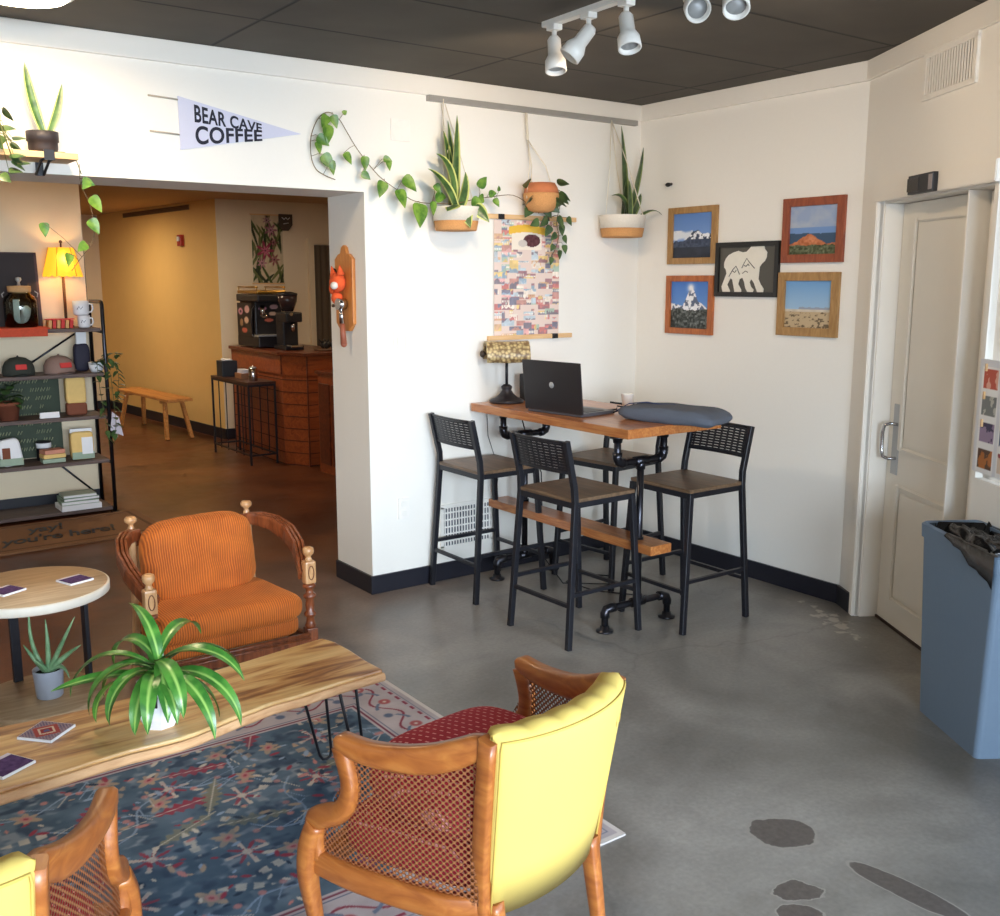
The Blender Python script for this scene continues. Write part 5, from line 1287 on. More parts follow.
def linfn(v): return Vector((v.x, v.y, v.z+.35*noise.noise(v*2.6)+.15*noise.noise(v*6)))
m.cushion((.215, .09, .655), (.39, .16, .17), k=(8, 8, 3), n=20, fn=linfn)
m.rings([[p + Vector((0, 0, .01*math.sin(i*2.1))) for i, p in enumerate(ringr(.05, .441, -.023, .195, z_))] for z_ in (.735, .757)] + [[p + Vector((0, 0, .012*math.sin(i*1.7))) for i, p in enumerate(ringr(.06, .425, -.006, .18, .70))]], True, False, True)
fl = [[Vector((s_, -.020+.004*math.sin(s_*60), .752)) for s_ in [.17+.036*i for i in range(10)]], [Vector((s_, -.038+.004*math.sin(s_*50), .752)) for s_ in [.17+.036*i for i in range(10)]], [Vector((s_, -.040+.005*math.sin(s_*70), .745-.10*(s_-.17)/.32-.006*math.sin(s_*40))) for s_ in [.17+.036*i for i in range(10)]]]
m.rings(fl, False, False); m.build('black_liner', LINER, t)
def photos(U, V):
    b = np.zeros(U.shape+(3,)) + np.array([222, 224, 230]); rs = np.random.RandomState(3)
    pal = [((196, 84, 60), (226, 170, 150)), ((120, 124, 124), (190, 190, 180)), ((60, 52, 84), (150, 130, 160)), ((180, 110, 50), (90, 60, 40)), ((120, 150, 180), (60, 80, 60)), ((210, 180, 140), (120, 60, 50)), ((70, 90, 130), (200, 200, 210)), ((150, 60, 70), (220, 200, 180))]
    for i in range(4):
        for j in range(2):
            x0 = .10+.46*j; y0 = .75-.235*i
            m = (U > x0-.03) & (U < x0+.37) & (V > y0-.05) & (V < y0+.19); b = np.where(m[..., None], np.array([240, 240, 240]), b)
            m = (U > x0) & (U < x0+.34) & (V > y0) & (V < y0+.17); c = pal[(i+j*4) % 8]; nn = vnoise(U, V, 9, i*7+j)
            b = np.where(m[..., None], np.where((nn > .5)[..., None], np.array(c[0]), np.array(c[1])), b)
    return b
t = thing('photo_sheet', 'white sheet of small clipped photos hanging right of the door', 'photo display', tuple(P3(1.34, -.012, .93)), math.atan2(D3.y, D3.x))
bx((0, -.001, .215), (.30, .004, .43), bev=.001).build('backing_sheet', PAPERW, t)
painted('photo_prints', .296, .426, 70, 110, photos, frameM((-.148, -.0042, .002), (1, 0, 0), (0, 0, 1)), PRINT, t)
m = MB()
for x in (-.10, .04):
    for z in (.40, .295, .19): m.box((x, -.007, z), (.008, .008, .028))
m.build('clothes_pegs', PALEW, t)

# ================================================================== BACK ROOM
t = thing('console_table', 'narrow dark metal-legged console table in front of the wooden counter', 'console table', (3.54, 8.99, 0))
bx((0, 0, .742), (.27, .92, .022), bev=.002).build('tabletop', mat('dark_bronze_wood_top', (74, 46, 34), .4), t)
for x in (-.125, .125):
    for y in (-.45, .45):
        m = MB(); m.box((x, y, .366), (.016, .016, .732)); m.build('leg', BLACKM, t)
    for y in (-.28, -.10, .10, .28):
        m = MB(); m.box((x, y, .40), (.008, .008, .66)); m.build('rod', BLACKM, t)
m = MB()
for x in (-.125, .125): m.box((x, 0, .09), (.014, .9, .014)); m.box((x, 0, .722), (.014, .9, .018))
for y in (-.45, .45): m.box((0, y, .09), (.25, .014, .014)); m.box((0, y, .722), (.25, .014, .018))
m.build('rail_frame', BLACKM, t)

t = thing('service_counter', 'red-brown plank-fronted coffee counter in the back room', 'counter', (3.9, 8.9, 0))
cp = [(3.70, 9.62), (3.70, 8.44), (3.83, 8.20), (5.2, 8.24), (5.2, 8.9), (4.35, 8.9), (4.35, 9.62)]
O = [(x-3.9, y-8.9) for x, y in cp]
m = MB(); m.prism(O, .82, Matrix.Identity(4)); m.build('counter_body', COUNTW, t)
m = MB(); m.prism([(x-.012 if x < -.1 else x, y-.012 if y < -.6 else y) for x, y in O], .17, Matrix.Translation((0, 0, .82))); m.build('upper_fascia', COUNTW, t)
m = MB()
gr = mat('dark_plank_gap', (70, 34, 20), .7)
for z in (.0, .11, .22, .33, .44, .55, .66, .77):
    for (a, b) in ((0, 1), (1, 2), (2, 3)):
        p, q = Vector((*O[a], z+.004)), Vector((*O[b], z+.004)); m.sweep([p, q], .006, .007, (0., 0., 1.), .1)
m.build('plank_gaps', gr, t)
m = MB(); m.sweep([(O[1][0]-.012, O[1][1]-.006, .99), (O[1][0]-.012, O[1][1]-.006, .82)], .012, .012, (1., 0., 0.)); m.sweep([(O[2][0]-.004, O[2][1]-.012, .99), (O[2][0]-.004, O[2][1]-.012, 0)], .014, .014, (1., 0., 0.)); m.build('corner_bead', COUNTT, t)
m = MB(); m.prism([(x-.04 if x < -.05 else x, y-.04 if y < -.6 else y) for x, y in O], .03, Matrix.Translation((0, 0, .99))); m.build('countertop', COUNTT, t, bev=.004)
t = thing('wooden_cabinet', 'red-brown wooden cabinet end beside the pier, nearer than the counter', 'cabinet', (4.14, 7.7, 0))
bx((0, 0, .43), (.66, .5, .86)).build('cabinet_body', COUNTW, t); bx((0, 0, .872), (.70, .54, .024), bev=.004).build('cabinet_top', COUNTT, t)
m = MB(); m.box((-.335, .12, .43), (.012, .2, .7), bev=.003); m.box((-.335, -.12, .43), (.012, .2, .7), bev=.003); m.build('side_panel', COUNTT, t)

t = thing('coffee_grinder', 'tall black coffee grinder with a clear hopper on the counter', 'coffee grinder', (3.90, 8.72, 1.02))
m = MB(); m.box((0, 0, .02), (.18, .26, .04), bev=.006); m.box((0, .03, .19), (.15, .16, .30), bev=.012); m.box((0, -.03, .30), (.16, .22, .09), bev=.012); m.build('grinder_body', BLACKP, t)
MB().lathe([(0, .35), (.05, .35), (.085, .44), (.09, .50), (.0, .50)], seg=28).build('hopper', mat('smoked_hopper', (60, 46, 46), .15), t)
MB().lathe([(0, .50), (.094, .50), (.094, .515), (.03, .53), (0, .53)], seg=28).build('hopper_lid', BLACKP, t)
m = MB(); m.cyl((0, -.10, .26), (0, -.10, .17), .022, .016); m.box((0, -.13, .04), (.12, .1, .02), bev=.004); m.cyl((-.03, -.12, .33), (-.03, -.145, .33), .016); m.build('spout', CHROME, t)
t = thing('espresso_machine', 'black espresso machine with stickers on its side, on the counter', 'espresso machine', (3.86, 9.22, 1.02), 0)
t.scale = (.72, .85, 1.0)
m = MB(); m.box((0, 0, .06), (.42, .62, .10), bev=.012); m.box((.02, .08, .27), (.38, .44, .34), bev=.02); m.box((0, -.02, .47), (.44, .62, .07), bev=.015); m.build('machine_body', BLACKP, t)
m = MB(); m.box((0, 0, .525), (.40, .58, .03), bev=.01); m.tube([(-.19, -.28, .57), (-.19, .28, .57)], .008, 8); m.tube([(.19, -.28, .57), (.19, .28, .57)], .008, 8)
for x in (-.19, .19):
    for y in (-.26, .26): m.cyl((x, y, .53), (x, y, .57), .006)
m.build('cup_rail', mat('brass_top', (170, 130, 60), .3, .8), t)
m = MB(); m.box((-.06, -.2, .118), (.3, .22, .014)); m.build('drip_tray', STEEL, t)
m = MB(); m.cyl((-.08, -.16, .40), (-.08, -.16, .30), .035); m.tube([(-.08, -.16, .31), (-.09, -.26, .31), (-.10, -.33, .29)], .012, 8); m.build('group_head', CHROME, t)
m = MB(); m.tube([(-.20, -.22, .40), (-.27, -.26, .36), (-.29, -.27, .25), (-.27, -.26, .15), (-.24, -.24, .12)], .009, 8); m.build('steam_wand', BLACKP, t)
def stick(U, V):
    b = np.zeros(U.shape+(3,)) + np.array([30, 26, 28])
    for cx_, cy_, r1, r2, c in ((.25, .75, .17, .10, (196, 140, 160)), (.25, .75, .08, .05, (70, 40, 60)), (.72, .82, .18, .12, (190, 150, 150)), (.3, .42, .13, .12, (150, 120, 90)), (.66, .5, .16, .10, (200, 170, 150)), (.5, .2, .2, .08, (190, 100, 80))):
        b = blend(b, (1-((U-cx_)/r1)**2-((V-cy_)/r2)**2)*5, c)
    return b
painted('sticker_side', .40, .32, 40, 36, stick, frameM((-.216, .28, .10), (0, -1, 0), (0, 0, 1)), PRINT, t)
painted('sticker_front', .34, .20, 40, 30, stick, frameM((-.15, -.143, .22), (1, 0, 0), (0, 0, 1)), PRINT, t)
t = thing('utensil_tray', 'round tray of dark utensils on the right end of the counter', 'tray', (4.16, 8.42, 1.02), 0)
t.scale = (.8, .8, 1)
MB().lathe([(0, 0), (.17, 0), (.19, .02), (.185, .02), (.165, .006), (0, .006)], seg=32).build('tray', mat('pewter_tray', (150, 120, 96), .4, .4), t)
m = MB()
for k in range(5):
    a = k*1.3; m.ball((.07*math.cos(a), .06*math.sin(a), .05), (.035, .03, .035)); m.tube([(.07*math.cos(a), .06*math.sin(a), .06), (.12*math.cos(a+.4), .1*math.sin(a+.4), .10)], .006, 6)
m.build('utensils', BLACKP, t)
t = thing('napkin_box', 'black square napkin box on the far end of the console table', 'box', (3.50, 9.26, .753))
bx((0, 0, .075), (.15, .15, .15), bev=.006).build('box_shell', mat('black_leatherette', (36, 40, 46), .5), t)
m = MB(); m.box((0, 0, .155), (.10, .05, .02), rot=Euler((.2, .1, .3)), bev=.004); m.build('napkins', PAPERW, t)
t = thing('steel_canister', 'shiny steel canister at the near end of the console table', 'canister', (3.53, 8.70, .753))
MB().lathe([(0, 0), (.038, 0), (.04, .004), (.04, .11), (.036, .115), (.0, .115)], seg=28).build('canister_body', CHROME, t); MB().lathe([(0, .115), (.034, .115), (.03, .125), (.006, .13), (.006, .14), (0, .14)], seg=20).build('lid', STEEL, t)
t = thing('sugar_caddy', 'low caddy of white sugar packets between the napkin box and the canister', 'caddy', (3.55, 8.98, .753))
bx((0, 0, .025), (.11, .16, .05), bev=.004).build('caddy_tray', mat('tan_caddy', (150, 104, 70), .6), t)
for k in range(7):
    m = MB(); m.box((0, -.06+.02*k, .06), (.07, .006, .05), rot=Euler((.25, 0, 0))); m.build('packet', PAPERW, t)
def flowers(U, V):
    b = np.zeros(U.shape+(3,)) + np.array([206, 190, 158]); n = vnoise(U, V, 14, 3)
    rs = np.random.RandomState(9)
    for i in range(34):
        x, y, a, L = rs.rand(), rs.rand(), rs.uniform(.6, 2.5), rs.uniform(.12, .3); u = (U-x)*.5*math.cos(a)+(V-y)*math.sin(a); v = -(U-x)*.5*math.sin(a)+(V-y)*math.cos(a)
        c = ((74, 88, 52), (54, 62, 44), (112, 116, 74))[i % 3]; b = blend(b, (1-(u/L)**2-(v/.022)**2)*4, c)
    for x, y, r, c in ((.62, .78, .15, (150, 96, 110)), (.42, .48, .20, (150, 62, 84)), (.7, .35, .13, (140, 80, 84)), (.3, .3, .12, (176, 120, 130)), (.7, .6, .1, (120, 60, 72)), (.5, .92, .1, (160, 120, 130))):
        th = np.arctan2((V-y)*2, U-x); rr = np.hypot(U-x, (V-y)*2); pet = r*(1.1+.5*np.cos(th*7)); b = blend(b, (pet-rr)*20, c); b = blend(b, (pet*.55-rr)*20, tuple(min(255, v_+50) for v_ in c)); b = blend(b, (.04-rr)*30, (60, 30, 40))
    return b + (n[..., None]-.5)*30
t = thing('botanical_poster', 'tall poster of pink tropical flowers on the wall above the espresso machine', 'poster', (4.345, 10.175, 1.62))
painted('poster_sheet', .345, .71, 60, 110, flowers, frameM((-.17, -.006, 0), (1, 0, 0), (0, 0, 1)), PRINTM, t)
m = MB(); m.box((0, -.006, .71), (.36, .012, .014)); m.box((0, -.006, .0), (.36, .012, .014)); m.build('poster_rail', PALEW, t)
t = thing('hanging_wall_sign', 'small dark shield-shaped sign at the top right of the flower poster', 'sign', (4.54, 10.13, 2.17))
MB().prism([(-.075, .17), (.075, .17), (.075, .06), (.03, .0), (-.04, .0), (-.075, .05)], .014, frameM((0, 0, 0), (1, 0, 0), (0, 0, 1))).build('sign_board', mat('dark_sign_board', (66, 52, 44), .6), t)
m = MB(); m.tube([(-.045, -.016, .135), (-.02, -.016, .115), (.0, -.016, .135), (.02, -.016, .115), (.045, -.016, .135)], .004, 5); m.build('pale_lettering_stroke', PAPERW, t)
m = MB(); m.tube([(-.03, -.016, .07), (.03, -.016, .08)], .004, 5); m.build('pale_underline', PAPERW, t)
t = thing('fire_alarm', 'small red fire alarm strobe on the yellow wall', 'fire alarm', (3.735, 11.03, 2.02), R(-85.5))
bx((0, -.02, .06), (.10, .04, .12), bev=.005).build('alarm_case', REDFIRE, t); bx((.0, -.046, .075), (.05, .016, .05), bev=.006).build('strobe_lens', PAPERW, t)
t = thing('ceiling_edge_vent', 'long dark slot vent near the top of the yellow wall', 'vent', (3.68, 11.75, 2.40), R(-85.5))
bx((0, -.006, .02), (1.9, .012, .05)).build('vent_frame', mat('brown_vent', (120, 92, 62), .6), t)
m = MB()
for k in range(3): m.box((0, -.014, .005+.015*k), (1.86, .004, .005))
m.build('slats', mat('dark_vent_slat', (84, 62, 44), .6), t)
t = thing('wooden_bench', 'simple golden wooden bench with splayed legs against the yellow wall', 'bench', (3.36, 11.15, 0), R(4))
bx((0, 0, .415), (.27, 1.5, .03), bev=.005).build('seat_plank', BENCHW, t)
m = MB()
for y in (-.5, .5): m.box((0, y, .385), (.24, .05, .03))
m.build('cross_bar', BENCHW, t)
for x in (-1, 1):
    for y in (-1, 1):
        m = MB(); m.sweep([(x*.09, y*.55, .40), (x*.135, y*.68, 0)], .04, .045, (0., 1., 0.), .3); m.build('leg', BENCHW, t)
t = thing('recessed_ceiling_light', 'small lit recessed light in the back room ceiling', 'ceiling light', (2.85, 8.9, 2.47))
MB().lathe([(.075, 0), (.10, 0), (.10, -.008), (.075, -.005), (.075, 0)], seg=30).build('trim_ring', WHITEM, t); MB().lathe([(0, -.004), (.074, -.004), (.06, -.012), (0, -.014)], seg=30).build('lens', GLOW, t)

# ---- doormat
t = thing('doormat', 'brown coir doormat with black script lettering in front of the shelf', 'doormat', (1.38, 6.93, 0), R(2))
bx((0, 0, .007), (1.30, .74, .014), bev=.004).build('mat_body', MATTAN, t)
m = MB()
for y in (-.31, .31): m.box((0, y, .0145), (1.2, .02, .002))
for x in (-.59, .59): m.box((x, 0, .0145), (.02, .62, .002))
m.build('border_line', MATEDGE, t)
def flat(s, size, x, y, sh=.35):
    me = text_mesh(s, size, .0008, sh, .0025, .95); me.transform(Matrix.Translation((x, y, .0156)) @ Matrix.Diagonal((1, 1.6, 1, 1))); me.materials.clear(); me.materials.append(BLACKP)
    o = bpy.data.objects.new('lettering', me); C.objects.link(o); o.parent = t
flat('yay!', .15, -.13, .08); flat("you're here!", .15, -.34, -.17)

# ================================================================== SHELF UNIT
t = thing('pipe_shelf_unit', 'tall dark plank and black pipe shelf unit at the left, against the cream wall', 'shelf unit', (1.25, 7.56, 0))
LV = (1.325, 1.01, .71, .392, .045)
X0, X1, Y0, Y1 = -.65, .655, -.185, .165
for x in (X0, X1):
    m = MB(); m.tube([(x, Y0, 0), (x, Y0, 1.48), (x, Y0+.012, 1.50), (x, Y0+.03, 1.505), (x-.0, Y1-.03, 1.505), (x, Y1-.012, 1.50), (x, Y1, 1.48), (x, Y1, 0)], .0135, 12); m.build('side_frame', PIPE, t)
    for y in (Y0, Y1):
        m = MB(); m.lathe([(0, 0), (.034, 0), (.034, .006), (.018, .012), (0, .012)], (x, y, 0), seg=18); m.build('flange', PIPE, t)
for z in LV:
    o = bx(((X0+X1)/2, -.01, z-.014), (X1-X0-.03, .33, .026), bev=.003).build('shelf_board', SHELFW, t)
    for x in (X0, X1):
        m = MB(); m.cyl((x, Y0, z-.03), (x, Y1, z-.03), .010); m.build('cross_pipe', PIPE, t)
for a, b in (((.62, 1.32), (.12, 1.0)), ((.3, .40), (.62, .08))):
    m = MB(); m.cyl((a[0], Y1, a[1]), (b[0], Y1, b[1]), .007); m.build('brace', PIPE, t)
def at(x, y, z): return (x, y, z+.0005)
ZT = 1.325
t = thing('chalkboard', 'dark framed chalkboard leaning on the wall on top of the shelf unit', 'chalkboard', at(1.30, 7.66, ZT))
Mr = Euler((R(-6), 0, 0))
bx((0, .01, .26), (.50, .016, .50), rot=Mr).build('slate', mat('black_slate', (34, 30, 36), .7), t)
m = MB()
for c, s in (((0, 0, .505), (.54, .03, .03)), ((0, 0, .015), (.54, .03, .03)), ((-.255, 0, .26), (.03, .03, .52)), ((.255, 0, .26), (.03, .03, .52))): m.box(Mr.to_matrix() @ Vector(c), s, rot=Mr, bev=.003)
m.build('board_frame', mat('dark_plum_frame', (62, 36, 40), .5), t)
m = MB(); rs_ = random.Random(4)
for r_ in range(7):
    x = .02
    while x < .2: w = rs_.uniform(.012, .03); p = Mr.to_matrix() @ Vector((x, -.0, .47-.045*r_)); m.box(p+Vector((0, -.002, 0)), (w, .003, .006), rot=Mr); x += w+.012
for k in range(12): p = Mr.to_matrix() @ Vector((.215+.005*math.sin(k*1.4), 0, .46-.03*k)); m.box(p+Vector((0, -.002, 0)), (.010, .003, .014), rot=Mr)
m.build('chalk_marks', mat('chalk_white', (176, 172, 180), .9), t)
t = thing('glass_jar', 'large clear glass jar with cork lid on a red cloth, top of the shelf unit', 'jar', at(1.405, 7.50, ZT+.014))
MB().lathe([(0, 0), (.095, 0), (.105, .01), (.105, .17), (.095, .20), (.07, .222), (.07, .235), (.066, .235), (.066, .222), (.09, .198), (.10, .17), (.10, .012), (0, .006)], seg=36).build('jar_body', JARG, t)
MB().lathe([(0, .225), (.062, .225), (.074, .24), (.074, .275), (0, .278)], seg=30).build('cork_lid', CORK, t)
MB().lathe([(0, .278), (.012, .278), (.008, .30), (.02, .315), (.018, .33), (0, .335)], seg=16).build('lid_knob', STEEL, t)
m = MB(); m.box((-.035, -.05, .10), (.04, .006, .17), rot=Euler((0, 0, .2))); m.box((.03, 0, .07), (.05, .05, .12), rot=Euler((.1, .1, .4)), bev=.01); m.ball((.03, -.03, .10), (.03, .02, .045)); m.build('folded_papers', PAPERW, t)
m = MB(); m.tube([(-.10, -.03, .235), (-.115, -.03, .22), (-.11, -.03, .2)], .004, 6); m.tube([(.09, -.03, .24), (.11, -.03, .225), (.105, -.03, .2)], .004, 6); m.build('wire_clasp', STEEL, t)
o = MB(); o.box((1.15, 7.48, ZT+.006), (.80, .29, .012), bev=.003); o.box((1.20, 7.330, ZT-.02), (.66, .006, .05), bev=.001); o = o.build('red_cloth_runner', REDC, origin=at(1.2, 7.5, ZT)); tag(o, 'red-orange cloth runner hanging over the top shelf edge under the jar', 'cloth')
t = thing('red_boxed_packets', 'row of small red and gold packets beside the jar on the top shelf', 'packets', at(1.64, 7.47, ZT))
for k in range(6):
    m = MB(); m.box((-.07+.028*k, 0, .028), (.022, .09, .056), rot=Euler((0, .12, 0)), bev=.003); m.build('packet', REDP if k % 2 else mat('gold_packet', (206, 150, 84), .5) if k == 0 else MATS['gold_packet'], t)
bx((0, -.01, .062), (.19, .04, .008), bev=.002).build('red_lid', REDP, t)
def mug(name, label, loc, r, h, group=None):
    t = thing(name, label, 'cup', loc, R(-20), group)
    MB().lathe([(0, .004), (r*.8, 0), (r*.95, .01), (r, h*.5), (r*.98, h), (r*.92, h), (r*.9, h*.5), (r*.8, .012), (0, .012)], seg=28).build('cup_body', POTW, t)
    m = MB(); m.tube([(r*.95, 0, h*.8), (r*1.35, 0, h*.75), (r*1.45, 0, h*.45), (r*1.2, 0, h*.22), (r*.93, 0, h*.22)], .0055, 8); m.build('cup_handle', POTW, t)
    m = MB(); m.tube([(-r*.35, -r*.98, h*.4), (-r*.1, -r*1.01, h*.62), (r*.1, -r*1.01, h*.42), (r*.35, -r*.96, h*.6)], .0022, 5); m.build('printed_squiggle', INK, t)
    return t
mug('ceramic_cup', 'white cup with a dark squiggle, lower of the stack on the top shelf', at(1.80, 7.46, ZT), .042, .085)
mug('ceramic_cup', 'wider white cup stacked on another cup on the top shelf', (1.785, 7.46, ZT+.087), .055, .10)
t = thing('table_lamp', 'small lit lamp with a yellow fabric shade on the top shelf', 'lamp', at(1.715, 7.60, ZT))
m = MB(); m.lathe([(0, 0), (.05, 0), (.052, .01), (.02, .025), (.010, .04), (.010, .36), (0, .36)], seg=24); m.build('lamp_stem', mat('dark_brown_lamp_metal', (62, 36, 28), .4, .4), t)
m = MB(); NS = 48
m.rings([[Vector(((r+.006*math.cos(8*2*PI*j/NS)*w)*math.cos(2*PI*j/NS), (r+.006*math.cos(8*2*PI*j/NS)*w)*math.sin(2*PI*j/NS), z+.008*w*math.cos(2*PI*j*16/NS))) for j in range(NS)] for r, z, w in ((.128, .355, 1), (.124, .38, .6), (.105, .46, .4), (.082, .55, .2), (.080, .552, .2), (.103, .46, .4), (.122, .38, .6), (.126, .356, 1))], True, False); m.build('lamp_shade', SHADE, t)
m = MB()
for k in range(6): a = 2*PI*k/6; m.tube([(.130*math.cos(a), .130*math.sin(a), .355), (.108*math.cos(a), .108*math.sin(a), .46), (.084*math.cos(a), .084*math.sin(a), .553)], .0025, 5)
m.build('shade_ribs', mat('ochre_ribbon', (190, 130, 40), .8), t)
m = MB(); m.cyl((0, 0, .54), (0, 0, .585), .006); m.ball((0, 0, .592), .012); m.build('finial', MATS['dark_brown_lamp_metal'], t)

Z1 = 1.01
def cap(label, loc, rz, mt, patch_w):
    t = thing('baseball_cap', label, 'cap', loc, rz)
    m = MB(); m.lathe([(.10, 0), (.104, .02), (.10, .06), (.082, .095), (.05, .118), (.012, .126), (0, .128)], seg=32); m.build('crown', mt, t)
    m = MB(); rows = []
    for i in range(7):
        v = i/6; rows.append([Vector(((.088-.014*v)*math.sin(a)*1.0, -(.09+.075*v)*math.cos(a)+.01, .012-.02*v*abs(math.sin(a))+.010*v)) for a in [(-1.15+2.3*j/12) for j in range(13)]])
    m.rings(rows, False, False); m.rings([[p+Vector((0, 0, -.004)) for p in r] for r in rows], False, False); m.build('brim', mt, t)
    bx((0, -.098, .062), (patch_w, .012, .036), rot=Euler((R(-20), 0, 0)), bev=.004).build('red_patch', REDP, t)
    m = MB(); m.ball((0, 0, .13), .007); m.build('cap_button', mt, t)
cap('dark olive cap with a red patch on the second shelf', at(1.36, 7.50, Z1), 0, CAPD, .07)
cap('taupe cap with a red patch, right of the olive cap on the second shelf', at(1.62, 7.49, Z1), R(14), CAPT, .08)
t = thing('dark_pouch', 'small dark pouch at the right end of the second shelf', 'pouch', at(1.80, 7.60, Z1))
MB().cushion((0, 0, .10), (.11, .07, .20), k=4, n=8).build('pouch_body', mat('navy_pouch', (34, 32, 52), .7), t)
m = MB(); m.box((0, -.01, .24), (.07, .03, .09), rot=Euler((.1, 0, .1)), bev=.004); m.build('white_tissue', PAPERW, t)

Z2 = .71
t = thing('lettered_board', 'large dark green lettered board standing behind the middle shelves', 'board', at(1.22, 7.68, .40))
bx((0, .01, .29), (.86, .014, .58), bev=.002).build('board_panel', mat('dark_green_slate', (62, 72, 58), .8, nscale=12, var=.2), t)
m = MB(); rs_ = random.Random(8)
for r_ in range(9):
    x = -.38; z = .545-.06*r_
    while x < .36:
        w = rs_.uniform(.02, .035)
        if rs_.random() < .85:
            m.tube([(x, 0, z-.012), (x+w*.3, -.001, z+.016), (x+w*.6, -.001, z-.010), (x+w, 0, z+.014)], .0042, 4)
        x += w+.010
m.build('painted_strokes', mat('faded_lettering', (150, 154, 122), .9), t)
t = thing('potted_ivy', 'leafy green plant in a brown clay pot at the left of the third shelf', 'plant', at(1.27, 7.47, Z2))
MB().lathe([(0, 0), (.058, 0), (.075, .10), (.082, .10), (.082, .125), (.074, .125), (.068, .09), (0, .09)], seg=28).build('pot', mat('brown_clay_pot', (122, 66, 44), .8), t)
m = MB()
for i in range(26):
    a = random.uniform(0, 2*PI); r = random.uniform(.02, .10); z = random.uniform(.12, .24); heart(m, (math.cos(a)*r*.6, math.sin(a)*r*.6, z), (math.cos(a), math.sin(a), random.uniform(-.5, .8)), .07, .055)
m.build('foliage', LPOTHD, t)
t = thing('white_tent_card', 'small white card standing on the edge of the third shelf', 'card', at(1.52, 7.42, Z2))
m = MB(); m.box((0, 0, .02), (.125, .012, .04), rot=Euler((R(-12), 0, 0))); m.build('card_face', PAPERW, t)
m = MB(); m.box((0, .02, .018), (.125, .003, .036), rot=Euler((R(20), 0, 0))); m.build('card_back', PAPERW, t)
t = thing('coffee_bag', 'upright cream and brown coffee bag at the right of the third shelf', 'bag', at(1.72, 7.52, Z2))
MB().cushion((0, 0, .042), (.14, .075, .09), k=6, n=8).build('bag_base', KRAFT, t)
MB().cushion((0, 0, .175), (.135, .070, .19), k=8, n=8).build('bag_front', CREAM, t); bx((0, 0, .276), (.13, .012, .022), bev=.002).build('folded_top', CREAM, t)

Z3 = .392
t = thing('white_pouch', 'white pouch leaning at the left of the fourth shelf', 'pouch', at(1.26, 7.48, Z3))
MB().cushion((0, 0, .095), (.14, .07, .19), k=5, rot=Euler((0, R(-8), 0)), n=8).build('pouch_body', PAPERW, t); bx((-.03, -.036, .08), (.05, .006, .10), bev=.002).build('brown_label', KRAFT, t); bx((0, 0, .03), (.15, .085, .05), bev=.004).build('green_band', GREENBK, t)
for i, (z, w, mt, lab) in enumerate(((0, .15, GREENBK, 'pale green packet at the bottom of the small pile, fourth shelf'), (.032, .15, CREAM, 'cream packet in the middle of the small pile, fourth shelf'), (.062, .14, mat('salmon_card', (206, 140, 116), .7), 'salmon packet on top of the small pile, fourth shelf'))):
    o = bx((0, 0, .014), (w, .10, .028), rot=Euler((0, 0, .1*i)), bev=.003).build('flat_packet', mt); o.location = at(1.53, 7.48, Z3+z); tag(o, lab, 'packet', 'packets piled on the fourth shelf')
t = thing('candle_tin', 'small tin with a white label behind the packet pile on the fourth shelf', 'tin', at(1.50, 7.60, Z3))
MB().lathe([(0, 0), (.05, 0), (.05, .13), (.046, .135), (0, .135)], seg=26).build('tin_body', mat('dark_tin', (50, 46, 52), .4, .5), t); MB().lathe([(.0505, .09), (.0515, .09), (.0515, .125), (.0505, .125)], seg=26).build('label_band', PAPERW, t)
t = thing('coffee_bag', 'white-labelled yellow coffee bag at the right of the fourth shelf', 'bag', at(1.73, 7.49, Z3))
MB().cushion((0, 0, .10), (.155, .085, .20), k=7, n=8).build('bag_body', CREAM, t); bx((.03, -.043, .10), (.075, .006, .12), bev=.001).build('white_label', PAPERW, t); bx((.0, 0, .205), (.15, .02, .03), bev=.004).build('folded_top', PAPERW, t); bx((0, -.041, .03), (.15, .006, .05), bev=.001).build('green_band', GREENBK, t)
Z4 = .045
for i, (th, w, d, r_, mt, lab) in enumerate(((.040, .27, .20, .02, PAPERW, 'thick white book at the bottom of the stack on the lowest shelf'), (.028, .25, .19, -.06, GREENBK, 'pale green book second from the bottom of the lowest stack'), (.022, .24, .18, .05, mat('grey_green_cover', (124, 146, 132), .7), 'grey-green book third from the bottom of the lowest stack'), (.020, .22, .17, -.03, mat('pale_mint_cover', (186, 198, 182), .7), 'pale mint book on top of the lowest stack'))):
    z = sum((.040, .028, .022, .020)[:i]); t = thing('book', lab, 'book', at(1.675, 7.47, Z4+z), r_, 'books stacked on the lowest shelf')
    bx((0, 0, th/2), (w, d, th-.001), bev=.0015).build('cover', mt, t); bx((.001, -.001, th/2), (w-.003, d+.001, th*.62)).build('page_block', PAPERW, t)
# trailing plant on the shelf's right end
t = thing('trailing_plant', 'leafy trailing plant in a white pot at the right end of the shelf unit', 'plant', at(1.99, 7.62, 0))
t.location = (1.862, 7.46, Z1+.0005)
MB().lathe([(0, 0), (.035, 0), (.05, .03), (.052, .07), (.046, .07), (.042, .05), (0, .05)], seg=24).build('pot', POTW, t)
m = MB(); ms = MB()
tr = [[(0, 0, .07), (.07, -.05, .10), (.11, -.04, .06), (.14, -.03, -.02), (.135, -.03, -.12), (.11, -.05, -.22)], [(0, 0, .07), (.03, -.1, .09), (.06, -.13, -.02), (.07, -.13, -.2), (.075, -.13, -.36), (.06, -.13, -.46)], [(0, 0, .07), (-.02, -.1, .06), (-.02, -.13, -.1), (.0, -.13, -.3), (.02, -.13, -.52)], [(0, 0, .07), (.08, .0, .12), (.13, .0, .13), (.17, .0, .10)]]
